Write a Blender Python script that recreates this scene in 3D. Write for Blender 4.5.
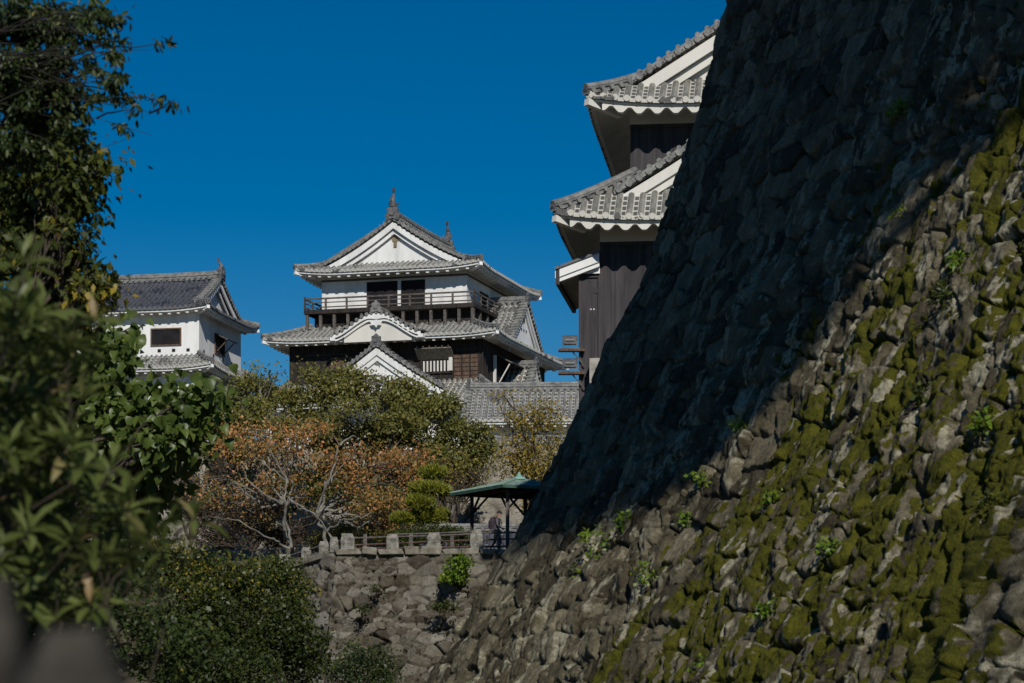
import bpy, math
import numpy as np
from mathutils import Vector

# ---------------------------------------------------------------- camera, light, exposure
for o in list(bpy.data.objects):
    bpy.data.objects.remove(o)
scn = bpy.context.scene
COL = scn.collection
F_PX, HOR = 2500.0, 705.0            # focal length and horizon row of the 1024 x 683 picture, eye at z = 0

cam_d = bpy.data.cameras.new('camera')
cam = bpy.data.objects.new('camera', cam_d)
COL.objects.link(cam)
cam.location = (0, 0, 0)
cam.rotation_euler = (math.radians(90), 0, 0)
cam_d.sensor_width = 36.0
cam_d.lens = F_PX / 1024 * 36.0
cam_d.shift_y = (HOR - 341.5) / 1024.0
cam_d.clip_start, cam_d.clip_end = 0.1, 9000
cam_d.dof.use_dof = True
cam_d.dof.focus_distance = 125.0
cam_d.dof.aperture_fstop = 4.5
scn.camera = cam

SUN = Vector((0.150, -0.815, 0.56)).normalized()
world = bpy.data.worlds.new('World')
scn.world = world
world.use_nodes = True
wt = world.node_tree
wt.nodes.clear()
w_out = wt.nodes.new('ShaderNodeOutputWorld')
w_bg = wt.nodes.new('ShaderNodeBackground')
w_sky = wt.nodes.new('ShaderNodeTexSky')
w_hs = wt.nodes.new('ShaderNodeHueSaturation')
w_sky.sky_type = 'NISHITA'
w_sky.sun_disc = False
w_sky.sun_elevation = math.asin(SUN.z)
w_sky.sun_rotation = math.atan2(SUN.x, SUN.y)
w_sky.altitude = 1200
w_sky.air_density = 1.0
w_sky.dust_density = 0.0
w_sky.ozone_density = 4.0
w_hs.inputs['Saturation'].default_value = 1.5
w_bg.inputs['Strength'].default_value = 0.05
wt.links.new(w_sky.outputs[0], w_hs.inputs['Color'])
wt.links.new(w_hs.outputs[0], w_bg.inputs['Color'])
wt.links.new(w_bg.outputs[0], w_out.inputs['Surface'])

sun_d = bpy.data.lights.new('sun', 'SUN')
sun_d.energy = 3.6
sun_d.angle = math.radians(0.5)
sun_d.color = (1.0, 0.95, 0.87)
sun = bpy.data.objects.new('sun', sun_d)
COL.objects.link(sun)
sun.location = (0, 0, 60)
sun.rotation_euler = (-SUN).to_track_quat('-Z', 'Y').to_euler()

scn.view_settings.view_transform = 'Standard'
scn.view_settings.look = 'None'
scn.view_settings.gamma = 1.0
scn.view_settings.use_curve_mapping = False
scn.view_settings.exposure = 0.0

# ---------------------------------------------------------------- helpers
def P(px, py, Y):
    """a point of the place from where it is seen and how far away it stands"""
    return np.array([(px - 512.0) * Y / F_PX, Y, (HOR - py) * Y / F_PX])

def tag(o, label=None, cat=None, group=None, kind=None):
    if label: o['label'] = label
    if cat: o['category'] = cat
    if group: o['group'] = group
    if kind: o['kind'] = kind
    return o

def thing(name, label, cat, loc=(0, 0, 0), rz=0.0, group=None):
    o = bpy.data.objects.new(name, None)
    o.empty_display_size = 0.3
    COL.objects.link(o)
    o.location = tuple(loc)
    o.rotation_euler = (0, 0, rz)
    return tag(o, label, cat, group)

def link_mesh(name, me, mat, parent=None):
    if mat: me.materials.append(mat)
    o = bpy.data.objects.new(name, me)
    COL.objects.link(o)
    if parent: o.parent = parent
    return o

def mesh_np(name, V, faces_list, uv=None, attr=None, smooth=False):
    """faces_list: list of (n,k) int arrays"""
    me = bpy.data.meshes.new(name)
    V = np.asarray(V, dtype=np.float32)
    me.vertices.add(len(V))
    me.vertices.foreach_set('co', V.ravel())
    loops = np.concatenate([f.ravel() for f in faces_list]).astype(np.int32)
    sizes = np.concatenate([np.full(len(f), f.shape[1], dtype=np.int32) for f in faces_list])
    starts = np.concatenate([[0], np.cumsum(sizes)[:-1]]).astype(np.int32)
    me.loops.add(len(loops))
    me.loops.foreach_set('vertex_index', loops)
    me.polygons.add(len(sizes))
    me.polygons.foreach_set('loop_start', starts)
    me.polygons.foreach_set('loop_total', sizes)
    if smooth:
        me.polygons.foreach_set('use_smooth', np.ones(len(sizes), dtype=bool))
    me.update(calc_edges=True)
    if uv is not None:
        l = me.uv_layers.new(name='UVMap')
        l.data.foreach_set('uv', np.asarray(uv, dtype=np.float32)[loops].ravel())
    if attr:
        for k, a in attr.items():
            at = me.attributes.new(k, 'FLOAT_COLOR', 'POINT')
            a = np.asarray(a, dtype=np.float32)
            if a.shape[1] == 3: a = np.concatenate([a, np.ones((len(a), 1), np.float32)], 1)
            at.data.foreach_set('color', a.ravel())
    me.validate()
    return me

class MB:
    """collects shapes for ONE mesh object"""
    def __init__(s):
        s.V, s.F, s.U = [], [], []
    def n(s): return len(s.V)
    def grid(s, pts, uv=None, closed=False):
        pts = np.asarray(pts, float)
        n, m, _ = pts.shape
        b = len(s.V)
        s.V += pts.reshape(-1, 3).tolist()
        s.U += (np.asarray(uv).reshape(-1, 2).tolist() if uv is not None else [[0, 0]] * (n * m))
        for i in range(n - 1):
            for j in range(m - 1 + (1 if closed else 0)):
                j2 = (j + 1) % m
                s.F.append((b + i * m + j, b + i * m + j2, b + (i + 1) * m + j2, b + (i + 1) * m + j))
    def poly(s, pts):
        b = len(s.V)
        s.V += [list(map(float, p)) for p in pts]
        s.U += [[0, 0]] * len(pts)
        s.F.append(tuple(range(b, b + len(pts))))
    def obox(s, c, ax, ay, az):
        """box from centre and three half-axis vectors"""
        c, ax, ay, az = (np.asarray(v, float) for v in (c, ax, ay, az))
        b = len(s.V)
        for k in (-1, 1):
            for j in (-1, 1):
                for i in (-1, 1):
                    s.V.append((c + i * ax + j * ay + k * az).tolist())
                    s.U.append([0, 0])
        for f in ((0, 2, 3, 1), (4, 5, 7, 6), (0, 1, 5, 4), (2, 6, 7, 3), (0, 4, 6, 2), (1, 3, 7, 5)):
            s.F.append(tuple(b + q for q in f))
    def box(s, x0, x1, y0, y1, z0, z1):
        s.obox(((x0 + x1) / 2, (y0 + y1) / 2, (z0 + z1) / 2), ((x1 - x0) / 2, 0, 0), (0, (y1 - y0) / 2, 0), (0, 0, (z1 - z0) / 2))
    def bar(s, a, b, w, h, up=(0, 0, 1)):
        a, b = np.asarray(a, float), np.asarray(b, float)
        d = b - a; L = np.linalg.norm(d); d = d / L
        side = np.cross(d, up); side /= np.linalg.norm(side)
        u2 = np.cross(side, d)
        s.obox((a + b) / 2, d * L / 2, side * w / 2, u2 * h / 2)
    def strip(s, pts, w, h, drop=0.0):
        """rectangular section swept along a path, sides vertical"""
        pts = np.asarray(pts, float)
        t = np.gradient(pts, axis=0)
        t /= np.linalg.norm(t, axis=1)[:, None]
        side = np.cross(t, [0, 0, 1.0]); side /= np.linalg.norm(side, axis=1)[:, None]
        z = np.array([0, 0, 1.0])
        g = np.stack([pts - side * w / 2 - z * drop, pts - side * w / 2 + z * (h - drop), pts + side * w / 2 + z * (h - drop), pts + side * w / 2 - z * drop], 1)
        b = len(s.V)
        s.grid(g, closed=True)
        m = len(pts)
        s.F.append((b, b + 1, b + 2, b + 3)); e = b + (m - 1) * 4
        s.F.append((e + 3, e + 2, e + 1, e))
    def tube(s, pts, radii, k=6, cap=True):
        pts = np.asarray(pts, float)
        radii = np.broadcast_to(np.asarray(radii, float), (len(pts),))
        t = np.gradient(pts, axis=0)
        t /= np.linalg.norm(t, axis=1)[:, None] + 1e-9
        ref = np.where(np.abs(t[:, 2:3]) > 0.9, np.array([[1.0, 0, 0]]), np.array([[0, 0, 1.0]]))
        if np.abs(t[:, 2]).max() > 0.9: ref = np.broadcast_to(np.array([[0.31, 0.95, 0.05]]), t.shape)
        a = np.cross(t, ref); a /= np.linalg.norm(a, axis=1)[:, None] + 1e-9
        b = np.cross(t, a)
        ang = np.arange(k) * 2 * math.pi / k
        ring = pts[:, None, :] + radii[:, None, None] * (a[:, None, :] * np.cos(ang)[None, :, None] + b[:, None, :] * np.sin(ang)[None, :, None])
        base = len(s.V)
        s.grid(ring, closed=True)
        if cap:
            s.F.append(tuple(base + q for q in range(k)))
            e = base + (len(pts) - 1) * k
            s.F.append(tuple(e + q for q in range(k))[::-1])
    def disc(s, c, nrm, r, depth, k=10):
        c, nrm = np.asarray(c, float), np.asarray(nrm, float)
        nrm = nrm / np.linalg.norm(nrm)
        s.tube([c - nrm * depth, c], [r, r], k)
    def build(s, name, mat, parent=None, smooth=False, uv=False):
        me = bpy.data.meshes.new(name)
        me.from_pydata(s.V, [], s.F)
        if uv:
            l = me.uv_layers.new(name='UVMap')
            idx = np.empty(len(me.loops), dtype=np.int32)
            me.loops.foreach_get('vertex_index', idx)
            l.data.foreach_set('uv', np.asarray(s.U, dtype=np.float32)[idx].ravel())
        if smooth:
            me.polygons.foreach_set('use_smooth', np.ones(len(me.polygons), dtype=bool))
        me.validate(); me.update()
        return link_mesh(name, me, mat, parent)

class Many:
    """the separate pieces of one kind on a thing, each its own mesh"""
    def __init__(s): s.items = []
    def new(s):
        m = MB(); s.items.append(m); return m
    def build(s, name, mat, parent):
        for m in s.items: m.build(name, mat, parent)

# ---- noise in numpy, for the relief of rough stone
def _hash(ix, iy, seed):
    h = (ix.astype(np.int64) * 374761393 + iy.astype(np.int64) * 668265263 + seed * 1442695041) & 0xFFFFFFFF
    h = ((h ^ (h >> 13)) * 1274126177) & 0xFFFFFFFF
    h = (h ^ (h >> 16)) & 0xFFFFFF
    return h / float(0xFFFFFF)

def vnoise(x, y, seed=0):
    ix, iy = np.floor(x), np.floor(y)
    fx, fy = x - ix, y - iy
    fx = fx * fx * (3 - 2 * fx); fy = fy * fy * (3 - 2 * fy)
    a = _hash(ix, iy, seed); b = _hash(ix + 1, iy, seed); c = _hash(ix, iy + 1, seed); d = _hash(ix + 1, iy + 1, seed)
    return (a * (1 - fx) + b * fx) * (1 - fy) + (c * (1 - fx) + d * fx) * fy

def fbm(x, y, seed=0, octs=4):
    t, a, n = 0, 0.5, 0
    for k in range(octs):
        t = t + a * vnoise(x * 2 ** k + 17.3 * k, y * 2 ** k + 5.1 * k, seed + k * 7)
        n += a; a *= 0.5
    return t / n

def sstep(a, b, x):
    t = np.clip((x - a) / (b - a), 0, 1)
    return t * t * (3 - 2 * t)

def stones(u, v, cw, ch, seed, gap_depth=0.9):
    """rubble courses: relief height, random per stone, joint closeness"""
    uw = u / cw + 0.35 * (fbm(u * 0.6 / cw, v * 0.6 / ch, seed + 50, 2) - 0.5)
    vw = v / ch + 0.55 * (fbm(u * 0.5 / cw + 9, v * 0.5 / ch, seed + 60, 3) - 0.5)
    iy0 = np.floor(vw)
    f1 = np.full(u.shape, 9.0); f2 = np.full(u.shape, 9.0)
    cid = np.zeros(u.shape); du = np.zeros(u.shape); dv = np.zeros(u.shape)
    for dy in (-1, 0, 1):
        iy = iy0 + dy
        off = 0.5 * (iy % 2)
        ix0 = np.floor(uw - off)
        for dx in (-1, 0, 1):
            ix = ix0 + dx
            jx = 0.5 + 0.42 * (2 * _hash(ix, iy, seed) - 1)
            jy = 0.5 + 0.28 * (2 * _hash(ix, iy, seed + 1) - 1)
            ax, ay = uw - (ix + off + jx), vw - (iy + jy)
            d = np.sqrt(ax * ax + ay * ay * 1.25)
            c = _hash(ix, iy, seed + 2)
            m = d < f1
            f2 = np.where(m, f1, np.minimum(f2, d))
            f1 = np.where(m, d, f1)
            cid = np.where(m, c, cid); du = np.where(m, ax, du); dv = np.where(m, ay, dv)
    e = f2 - f1
    r2 = (cid * 7.31) % 1.0; r3 = (cid * 13.77) % 1.0
    body = sstep(0.0, 0.06, e) * 0.55 + sstep(0.0, 0.18, e) * 0.15 + 0.3
    gap = (1 - sstep(0.0, 0.10, e)) * sstep(0.48, 0.66, fbm(u * 0.9 / cw, v * 0.9 / ch, seed + 77, 3))
    h = body + 0.60 * (r2 - 0.5) + (du * (r3 - 0.5) * 1.9 + dv * (r2 - 0.45) * 1.8) * body - gap * gap_depth
    return h, cid, e

# ---------------------------------------------------------------- materials
def new_mat(name):
    m = bpy.data.materials.new(name)
    m.use_nodes = True
    nt = m.node_tree
    b = nt.nodes['Principled BSDF']
    return m, nt, b

def N(nt, t, **kw):
    n = nt.nodes.new(t)
    for k, v in kw.items():
        setattr(n, k, v)
    return n

def ramp(nt, stops):
    r = nt.nodes.new('ShaderNodeValToRGB')
    el = r.color_ramp.elements
    el[0].position, el[0].color = stops[0][0], (*stops[0][1], 1)
    el[1].position, el[1].color = stops[-1][0], (*stops[-1][1], 1)
    for p, c in stops[1:-1]:
        e = el.new(p); e.color = (*c, 1)
    return r

def noise_mat(name, c0, c1, scale=1.0, rough=0.8, bump=0.0, bscale=None, spec=0.3, stretch=(1, 1, 1), mid=(0.35, 0.65), metallic=0):
    m, nt, b = new_mat(name)
    tc = N(nt, 'ShaderNodeTexCoord'); mp = N(nt, 'ShaderNodeMapping')
    mp.inputs['Scale'].default_value = stretch
    nz = N(nt, 'ShaderNodeTexNoise'); nz.inputs['Scale'].default_value = scale; nz.inputs['Detail'].default_value = 6
    nz.inputs['Roughness'].default_value = 0.65
    nt.links.new(tc.outputs['Object'], mp.inputs[0]); nt.links.new(mp.outputs[0], nz.inputs['Vector'])
    r = ramp(nt, [(mid[0], c0), (mid[1], c1)])
    nt.links.new(nz.outputs['Fac'], r.inputs[0]); nt.links.new(r.outputs[0], b.inputs['Base Color'])
    b.inputs['Roughness'].default_value = rough
    b.inputs['Specular IOR Level'].default_value = spec
    b.inputs['Metallic'].default_value = metallic
    if bump:
        n2 = N(nt, 'ShaderNodeTexNoise'); n2.inputs['Scale'].default_value = bscale or scale * 4; n2.inputs['Detail'].default_value = 5
        nt.links.new(mp.outputs[0], n2.inputs['Vector'])
        bp = N(nt, 'ShaderNodeBump'); bp.inputs['Strength'].default_value = bump; bp.inputs['Distance'].default_value = 0.05
        nt.links.new(n2.outputs['Fac'], bp.inputs['Height']); nt.links.new(bp.outputs[0], b.inputs['Normal'])
    return m

def tile_mat(name, cover0, cover1, pan, plaster):
    """grey roof tiles from the panel's own coordinates: u counts tile columns, v tile rows"""
    m, nt, b = new_mat(name)
    uv = N(nt, 'ShaderNodeUVMap', uv_map='UVMap'); sp = N(nt, 'ShaderNodeSeparateXYZ')
    nt.links.new(uv.outputs[0], sp.inputs[0])
    def M(op, a, bb=None, clamp=False):
        n = N(nt, 'ShaderNodeMath', operation=op); n.use_clamp = clamp
        for i, v in enumerate((a, bb)):
            if v is None: continue
            if isinstance(v, (int, float)): n.inputs[i].default_value = v
            else: nt.links.new(v, n.inputs[i])
        return n.outputs[0]
    fx = M('FRACT', sp.outputs[0]); fy = M('FRACT', sp.outputs[1])
    d = M('ABSOLUTE', M('SUBTRACT', fx, 0.5))
    cover = M('LESS_THAN', d, 0.25)
    line = M('MULTIPLY', M('GREATER_THAN', d, 0.25), M('LESS_THAN', d, 0.33))
    rung = M('LESS_THAN', fy, 0.26)
    # one value per tile
    cb = N(nt, 'ShaderNodeCombineXYZ')
    nt.links.new(M('FLOOR', M('MULTIPLY', sp.outputs[0], 2.0)), cb.inputs[0]); nt.links.new(M('FLOOR', sp.outputs[1]), cb.inputs[1])
    wn = N(nt, 'ShaderNodeTexWhiteNoise', noise_dimensions='2D'); nt.links.new(cb.outputs[0], wn.inputs['Vector'])
    tc = N(nt, 'ShaderNodeTexCoord'); nz = N(nt, 'ShaderNodeTexNoise'); nz.inputs['Scale'].default_value = 0.9; nz.inputs['Detail'].default_value = 6
    nt.links.new(tc.outputs['Object'], nz.inputs['Vector'])
    mixv = M('ADD', M('MULTIPLY', wn.outputs['Value'], 0.5), M('MULTIPLY', nz.outputs['Fac'], 0.5))
    rc = ramp(nt, [(0.25, cover0), (0.75, cover1)]); nt.links.new(mixv, rc.inputs[0])
    def mix(f, a, c):
        n = N(nt, 'ShaderNodeMix', data_type='RGBA')
        nt.links.new(f, n.inputs[0])
        for i, v in ((6, a), (7, c)):
            if isinstance(v, tuple): n.inputs[i].default_value = (*v, 1)
            else: nt.links.new(v, n.inputs[i])
        return n.outputs[2]
    worn = M('MULTIPLY', M('GREATER_THAN', nz.outputs['Fac'], 0.40), 0.8)
    c1 = mix(cover, pan, rc.outputs[0])
    c2 = mix(M('MULTIPLY', M('MULTIPLY', rung, M('SUBTRACT', 1.0, cover)), worn), c1, plaster)
    c3 = mix(M('MULTIPLY', line, worn), c2, plaster)
    nt.links.new(c3, b.inputs['Base Color'])
    b.inputs['Roughness'].default_value = 0.55
    b.inputs['Specular IOR Level'].default_value = 0.35
    return m

def leaf_mat(name, stops, trans=0.35, rough=0.45, spec=0.35, gain=1.6):
    stops = [(p, tuple(min(0.8, q * gain) for q in c)) for p, c in stops]
    m, nt, b = new_mat(name)
    at = N(nt, 'ShaderNodeAttribute', attribute_name='tint')
    sp = N(nt, 'ShaderNodeSeparateColor'); nt.links.new(at.outputs['Color'], sp.inputs[0])
    r = ramp(nt, stops); nt.links.new(sp.outputs[0], r.inputs[0])
    nt.links.new(r.outputs[0], b.inputs['Base Color'])
    b.inputs['Roughness'].default_value = rough
    b.inputs['Specular IOR Level'].default_value = spec
    tr = N(nt, 'ShaderNodeBsdfTranslucent'); ms = N(nt, 'ShaderNodeMixShader'); ms.inputs[0].default_value = trans
    hs = N(nt, 'ShaderNodeHueSaturation'); hs.inputs['Value'].default_value = 1.3; hs.inputs['Hue'].default_value = 0.49
    nt.links.new(r.outputs[0], hs.inputs['Color']); nt.links.new(hs.outputs[0], tr.inputs['Color'])
    nt.links.new(b.outputs[0], ms.inputs[1]); nt.links.new(tr.outputs[0], ms.inputs[2])
    nt.links.new(ms.outputs[0], nt.nodes['Material Output'].inputs['Surface'])
    return m

def stone_mat(name, stops, lichen, moss0=(0.016, 0.020, 0.003), moss1=(0.150, 0.146, 0.011), scale=1.0, lichen_at=0.60):
    """attribute 'stone': R one value per stone, G pale lichen streaks, painted stronger where the rampart is sunlit, B moss cover"""
    m, nt, b = new_mat(name)
    at = N(nt, 'ShaderNodeAttribute', attribute_name='stone')
    sp = N(nt, 'ShaderNodeSeparateColor'); nt.links.new(at.outputs['Color'], sp.inputs[0])
    tc = N(nt, 'ShaderNodeTexCoord')
    def noise(s, det=6, rough=0.65):
        n = N(nt, 'ShaderNodeTexNoise'); n.inputs['Scale'].default_value = s * scale; n.inputs['Detail'].default_value = det; n.inputs['Roughness'].default_value = rough
        nt.links.new(tc.outputs['Object'], n.inputs['Vector']); return n.outputs['Fac']
    def M(op, a, bb=None, clamp=False):
        n = N(nt, 'ShaderNodeMath', operation=op); n.use_clamp = clamp
        for i, v in enumerate((a, bb)):
            if v is None: continue
            if isinstance(v, (int, float)): n.inputs[i].default_value = v
            else: nt.links.new(v, n.inputs[i])
        return n.outputs[0]
    def mix(f, a, c):
        n = N(nt, 'ShaderNodeMix', data_type='RGBA')
        nt.links.new(f, n.inputs[0])
        for i, v in ((6, a), (7, c)):
            if isinstance(v, tuple): n.inputs[i].default_value = (*v, 1)
            else: nt.links.new(v, n.inputs[i])
        return n.outputs[2]
    n_big, n_med, n_fine = noise(0.5), noise(2.5), noise(14, 8, 0.7)
    val = M('ADD', M('MULTIPLY', sp.outputs[0], 0.45), M('MULTIPLY', n_med, 0.55))
    r = ramp(nt, stops); nt.links.new(val, r.inputs[0])
    g = ramp(nt, [(0.3, (0.55, 0.55, 0.55)), (0.7, (1.25, 1.25, 1.25))]); nt.links.new(n_fine, g.inputs[0])
    mul = N(nt, 'ShaderNodeMix', data_type='RGBA', blend_type='MULTIPLY'); mul.inputs[0].default_value = 1
    nt.links.new(r.outputs[0], mul.inputs[6]); nt.links.new(g.outputs[0], mul.inputs[7])
    lf = M('MULTIPLY', M('SUBTRACT', M('ADD', M('MULTIPLY', n_med, 0.6), M('MULTIPLY', n_fine, 0.4)), lichen_at), 9.0, True)
    lg = M('MULTIPLY', sp.outputs[1], M('MULTIPLY', M('SUBTRACT', n_fine, 0.30), 3.5, True))
    c1 = mix(M('MAXIMUM', lf, lg), mul.outputs[2], lichen)
    mc = ramp(nt, [(0.3, moss0), (0.7, moss1)])
    nt.links.new(M('ADD', M('MULTIPLY', n_fine, 0.6), M('MULTIPLY', n_med, 0.4)), mc.inputs[0])
    mf = M('MULTIPLY', M('SUBTRACT', M('ADD', sp.outputs[2], M('MULTIPLY', M('SUBTRACT', n_fine, 0.5), 0.9)), 0.42), 7.0, True)
    c2 = mix(mf, c1, mc.outputs[0])
    nt.links.new(c2, b.inputs['Base Color'])
    b.inputs['Roughness'].default_value = 0.9
    b.inputs['Specular IOR Level'].default_value = 0.2
    bp = N(nt, 'ShaderNodeBump'); bp.inputs['Strength'].default_value = 0.9; bp.inputs['Distance'].default_value = 0.06 / scale
    nt.links.new(M('ADD', M('MULTIPLY', n_fine, 0.7), noise(45, 4)), bp.inputs['Height']); nt.links.new(bp.outputs[0], b.inputs['Normal'])
    return m

MAT = {}
MAT['plaster'] = noise_mat('white_plaster', (0.54, 0.54, 0.52), (0.80, 0.80, 0.785), 0.9, 0.85, 0.08, 8, stretch=(1, 1, 0.22), mid=(0.25, 0.55))
MAT['cream'] = noise_mat('cream_plaster', (0.60, 0.585, 0.53), (0.72, 0.70, 0.64), 0.6, 0.85, 0.05, 8, stretch=(1, 1, 0.4))
MAT['tile'] = tile_mat('roof_tile', (0.11, 0.11, 0.105), (0.25, 0.25, 0.235), (0.10, 0.10, 0.10), (0.50, 0.49, 0.45))
MAT['tile_dark'] = tile_mat('dark_roof_tile', (0.032, 0.036, 0.050), (0.085, 0.09, 0.11), (0.03, 0.033, 0.044), (0.15, 0.15, 0.155))
MAT['tile_pale'] = tile_mat('clean_roof_tile', (0.13, 0.13, 0.115), (0.24, 0.235, 0.205), (0.09, 0.09, 0.085), (0.62, 0.60, 0.53))
MAT['ridge'] = noise_mat('ridge_tile', (0.10, 0.10, 0.10), (0.30, 0.30, 0.28), 3.0, 0.6, 0.5, 9, mid=(0.35, 0.7))
MAT['bronze'] = noise_mat('dark_ornament_tile', (0.055, 0.055, 0.06), (0.17, 0.17, 0.17), 4.0, 0.5, 0.3, 9)
MAT['wood_dark'] = noise_mat('dark_boarding', (0.012, 0.010, 0.010), (0.045, 0.036, 0.03), 2.0, 0.75, 0.2, 8, stretch=(3, 3, 0.4))
MAT['wood_brown'] = noise_mat('weathered_brown_board', (0.06, 0.035, 0.022), (0.16, 0.10, 0.07), 3.0, 0.75, 0.2, 8, stretch=(3, 3, 0.5))
MAT['wood_grey'] = noise_mat('weathered_grey_timber', (0.05, 0.045, 0.04), (0.15, 0.13, 0.115), 3.0, 0.8, 0.2, 9, stretch=(2, 2, 2))
MAT['board_black'] = noise_mat('black_boarding', (0.018, 0.016, 0.018), (0.062, 0.054, 0.058), 1.6, 0.6, 0.05, 8, stretch=(4, 4, 0.25))
MAT['soffit'] = noise_mat('weathered_plaster_soffit', (0.55, 0.52, 0.45), (0.72, 0.69, 0.62), 1.5, 0.9)
MAT['void'] = noise_mat('dark_interior', (0.006, 0.006, 0.008), (0.02, 0.018, 0.02), 1.0, 0.9)
MAT['flap'] = noise_mat('bleached_shutter_board', (0.13, 0.11, 0.09), (0.26, 0.23, 0.19), 3.0, 0.8, 0.2, 9, stretch=(3, 1, 1))
MAT['rail'] = noise_mat('reddish_brown_rail', (0.05, 0.03, 0.022), (0.12, 0.075, 0.055), 3, 0.8)

# ---------------------------------------------------------------- the setting: ground
def grid_faces(n, m):
    i = np.arange(n * m).reshape(n, m)
    return np.stack([i[:-1, :-1].ravel(), i[:-1, 1:].ravel(), i[1:, 1:].ravel(), i[1:, :-1].ravel()], 1)

TER = 6.05                                   # terrace level above the eye
def ground_h(x, y):
    base = -1.6 + 0.02 * np.clip(y, 0, 95)
    # the terrace behind its wall, and the bank that climbs to it on the left
    edge = -6.85 - 1.136 * (y - 98.0)
    t = sstep(97.9, 98.6, y) * sstep(0.5, 2.6, x - edge)
    bank = sstep(96, 118, y) * 0.75
    h = base + (TER - base) * np.maximum(t, bank)
    h = h + (12.6 - TER) * sstep(125.6, 126.2, y)
    h = h - 45 * sstep(250, 420, y)
    return h
gx = np.concatenate([[-4000, -1500, -500, -200, -110], np.arange(-80, -30, 4), np.arange(-30, 16, 0.4), np.arange(16, 60, 4), [90, 200, 500, 1500, 4000]])
gy = np.concatenate([[-3000, -800, -200, -60, -20], np.arange(-8, 90, 2), np.arange(90, 130, 0.35), np.arange(130, 260, 6), np.arange(265, 430, 15), [600, 1500, 4000, 8000]])
GX, GY = np.meshgrid(gx, gy, indexing='ij')
GZ = ground_h(GX, GY) + 0.12 * (fbm(GX * 0.5, GY * 0.5, 3) - 0.5)
gm = noise_mat('earth_and_leaf_litter', (0.035, 0.030, 0.018), (0.11, 0.09, 0.055), 0.6, 0.95, 0.4, 6)
go = link_mesh('ground', mesh_np('ground', np.stack([GX, GY, GZ], -1).reshape(-1, 3), [grid_faces(len(gx), len(gy))], smooth=True), gm)
tag(go, kind='structure')

# ---------------------------------------------------------------- the great stone rampart on the right
SIL = np.array([(760, -110), (740, -60), (720, 0), (697, 98), (679, 150), (651, 230), (636, 285), (619, 312), (601, 345), (585, 378), (571, 415), (551, 455), (534, 490),
                (516, 525), (490, 565), (464, 608), (440, 650), (420, 683), (395, 722), (350, 790)], float)
k_ = (HOR - SIL[:, 1]) / F_PX
ze_ = 46 * k_ / (1 - 0.2 * k_)
Yc_ = 46 + 0.2 * ze_
Xc_ = (SIL[:, 0] - 512) * Yc_ / F_PX
ordr = np.argsort(ze_)
zk, xk, yk = ze_[ordr], Xc_[ordr], Yc_[ordr]
TOPZ = zk[-1]
zz = np.linspace(zk[0], TOPZ, 400)
def smooth1(a, n):
    kx = np.hanning(n); kx /= kx.sum()
    return np.convolve(np.pad(a, n // 2, mode='reflect', reflect_type='odd'), kx, 'valid')[:len(a)]
xx = smooth1(np.interp(zz, zk, xk), 61); yy = np.interp(zz, zk, yk)
arc = np.concatenate([[0], np.cumsum(np.hypot(np.diff(xx), np.diff(zz)))])
VV = np.arange(0, arc[-1], 0.021)
cz, cx, cy = np.interp(VV, arc, zz), np.interp(VV, arc, xx), np.interp(VV, arc, yy)
S = np.concatenate([np.arange(-7, -0.3, 0.09), np.arange(-0.3, 20, 0.027), np.arange(20, 34, 0.12)])
HD = np.array([0.30, -0.954]); HR = np.array([0.90, 0.43])       # along the face towards the eye; along the return behind the corner
soft = 0.25
sp_ = 0.5 * (S + np.sqrt(S * S + soft * soft)); sn_ = 0.5 * (-S + np.sqrt(S * S + soft * soft))
BX = cx[:, None] + HD[0] * sp_[None] + HR[0] * sn_[None]
BY = cy[:, None] + HD[1] * sp_[None] + HR[1] * sn_[None]
BZ = np.broadcast_to(cz[:, None], BX.shape).copy()
base_pt = np.stack([BX, BY, BZ], -1)
du_ = np.gradient(base_pt, axis=1); dv_ = np.gradient(base_pt, axis=0)
nn = np.cross(dv_, du_); nn /= np.linalg.norm(nn, axis=-1, keepdims=True) + 1e-12
if nn[200, len(S) // 2, 0] > 0: nn = -nn
U2, V2 = np.meshgrid(S, VV)
h1, cid, ed = stones(U2 + 0.15 * V2, V2, 0.74, 0.54, 11, 2.2)
h2, cid2, ed2 = stones(U2 + 40 + 0.15 * V2, V2 + 7.3, 0.40, 0.30, 23, 1.6)
small = sstep(0.57, 0.63, fbm(U2 * 0.8, V2 * 0.8, 91, 3)) * sstep(1.0, 2.0, U2)
h = h1 * (1 - small) + h2 * 0.7 * small
cidm = np.where(small > 0.5, cid2, cid); edm = np.where(small > 0.5, ed2, ed)
rough = fbm(U2 * 2.6 + 0.4 * V2, V2 * 1.15, 5, 6) - 0.5                       # split, weathered faces
ridges = np.abs(fbm(U2 * 3.2 + 0.5 * V2, V2 * 1.3, 77, 6) - 0.5)
facet, _, _ = stones(U2 + 0.3 * V2 + 11, V2 + 3, 0.36, 0.30, 57, 0.0)
pale = sstep(0.55, 0.64, 0.6 * fbm(U2 * 3.2 + 0.5 * V2, V2 * 1.05, 211, 5) + 0.4 * fbm(U2 * 10, V2 * 5, 212, 3))
grain = fbm(U2 * 9.0, V2 * 7.0, 15, 4) - 0.5
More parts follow.
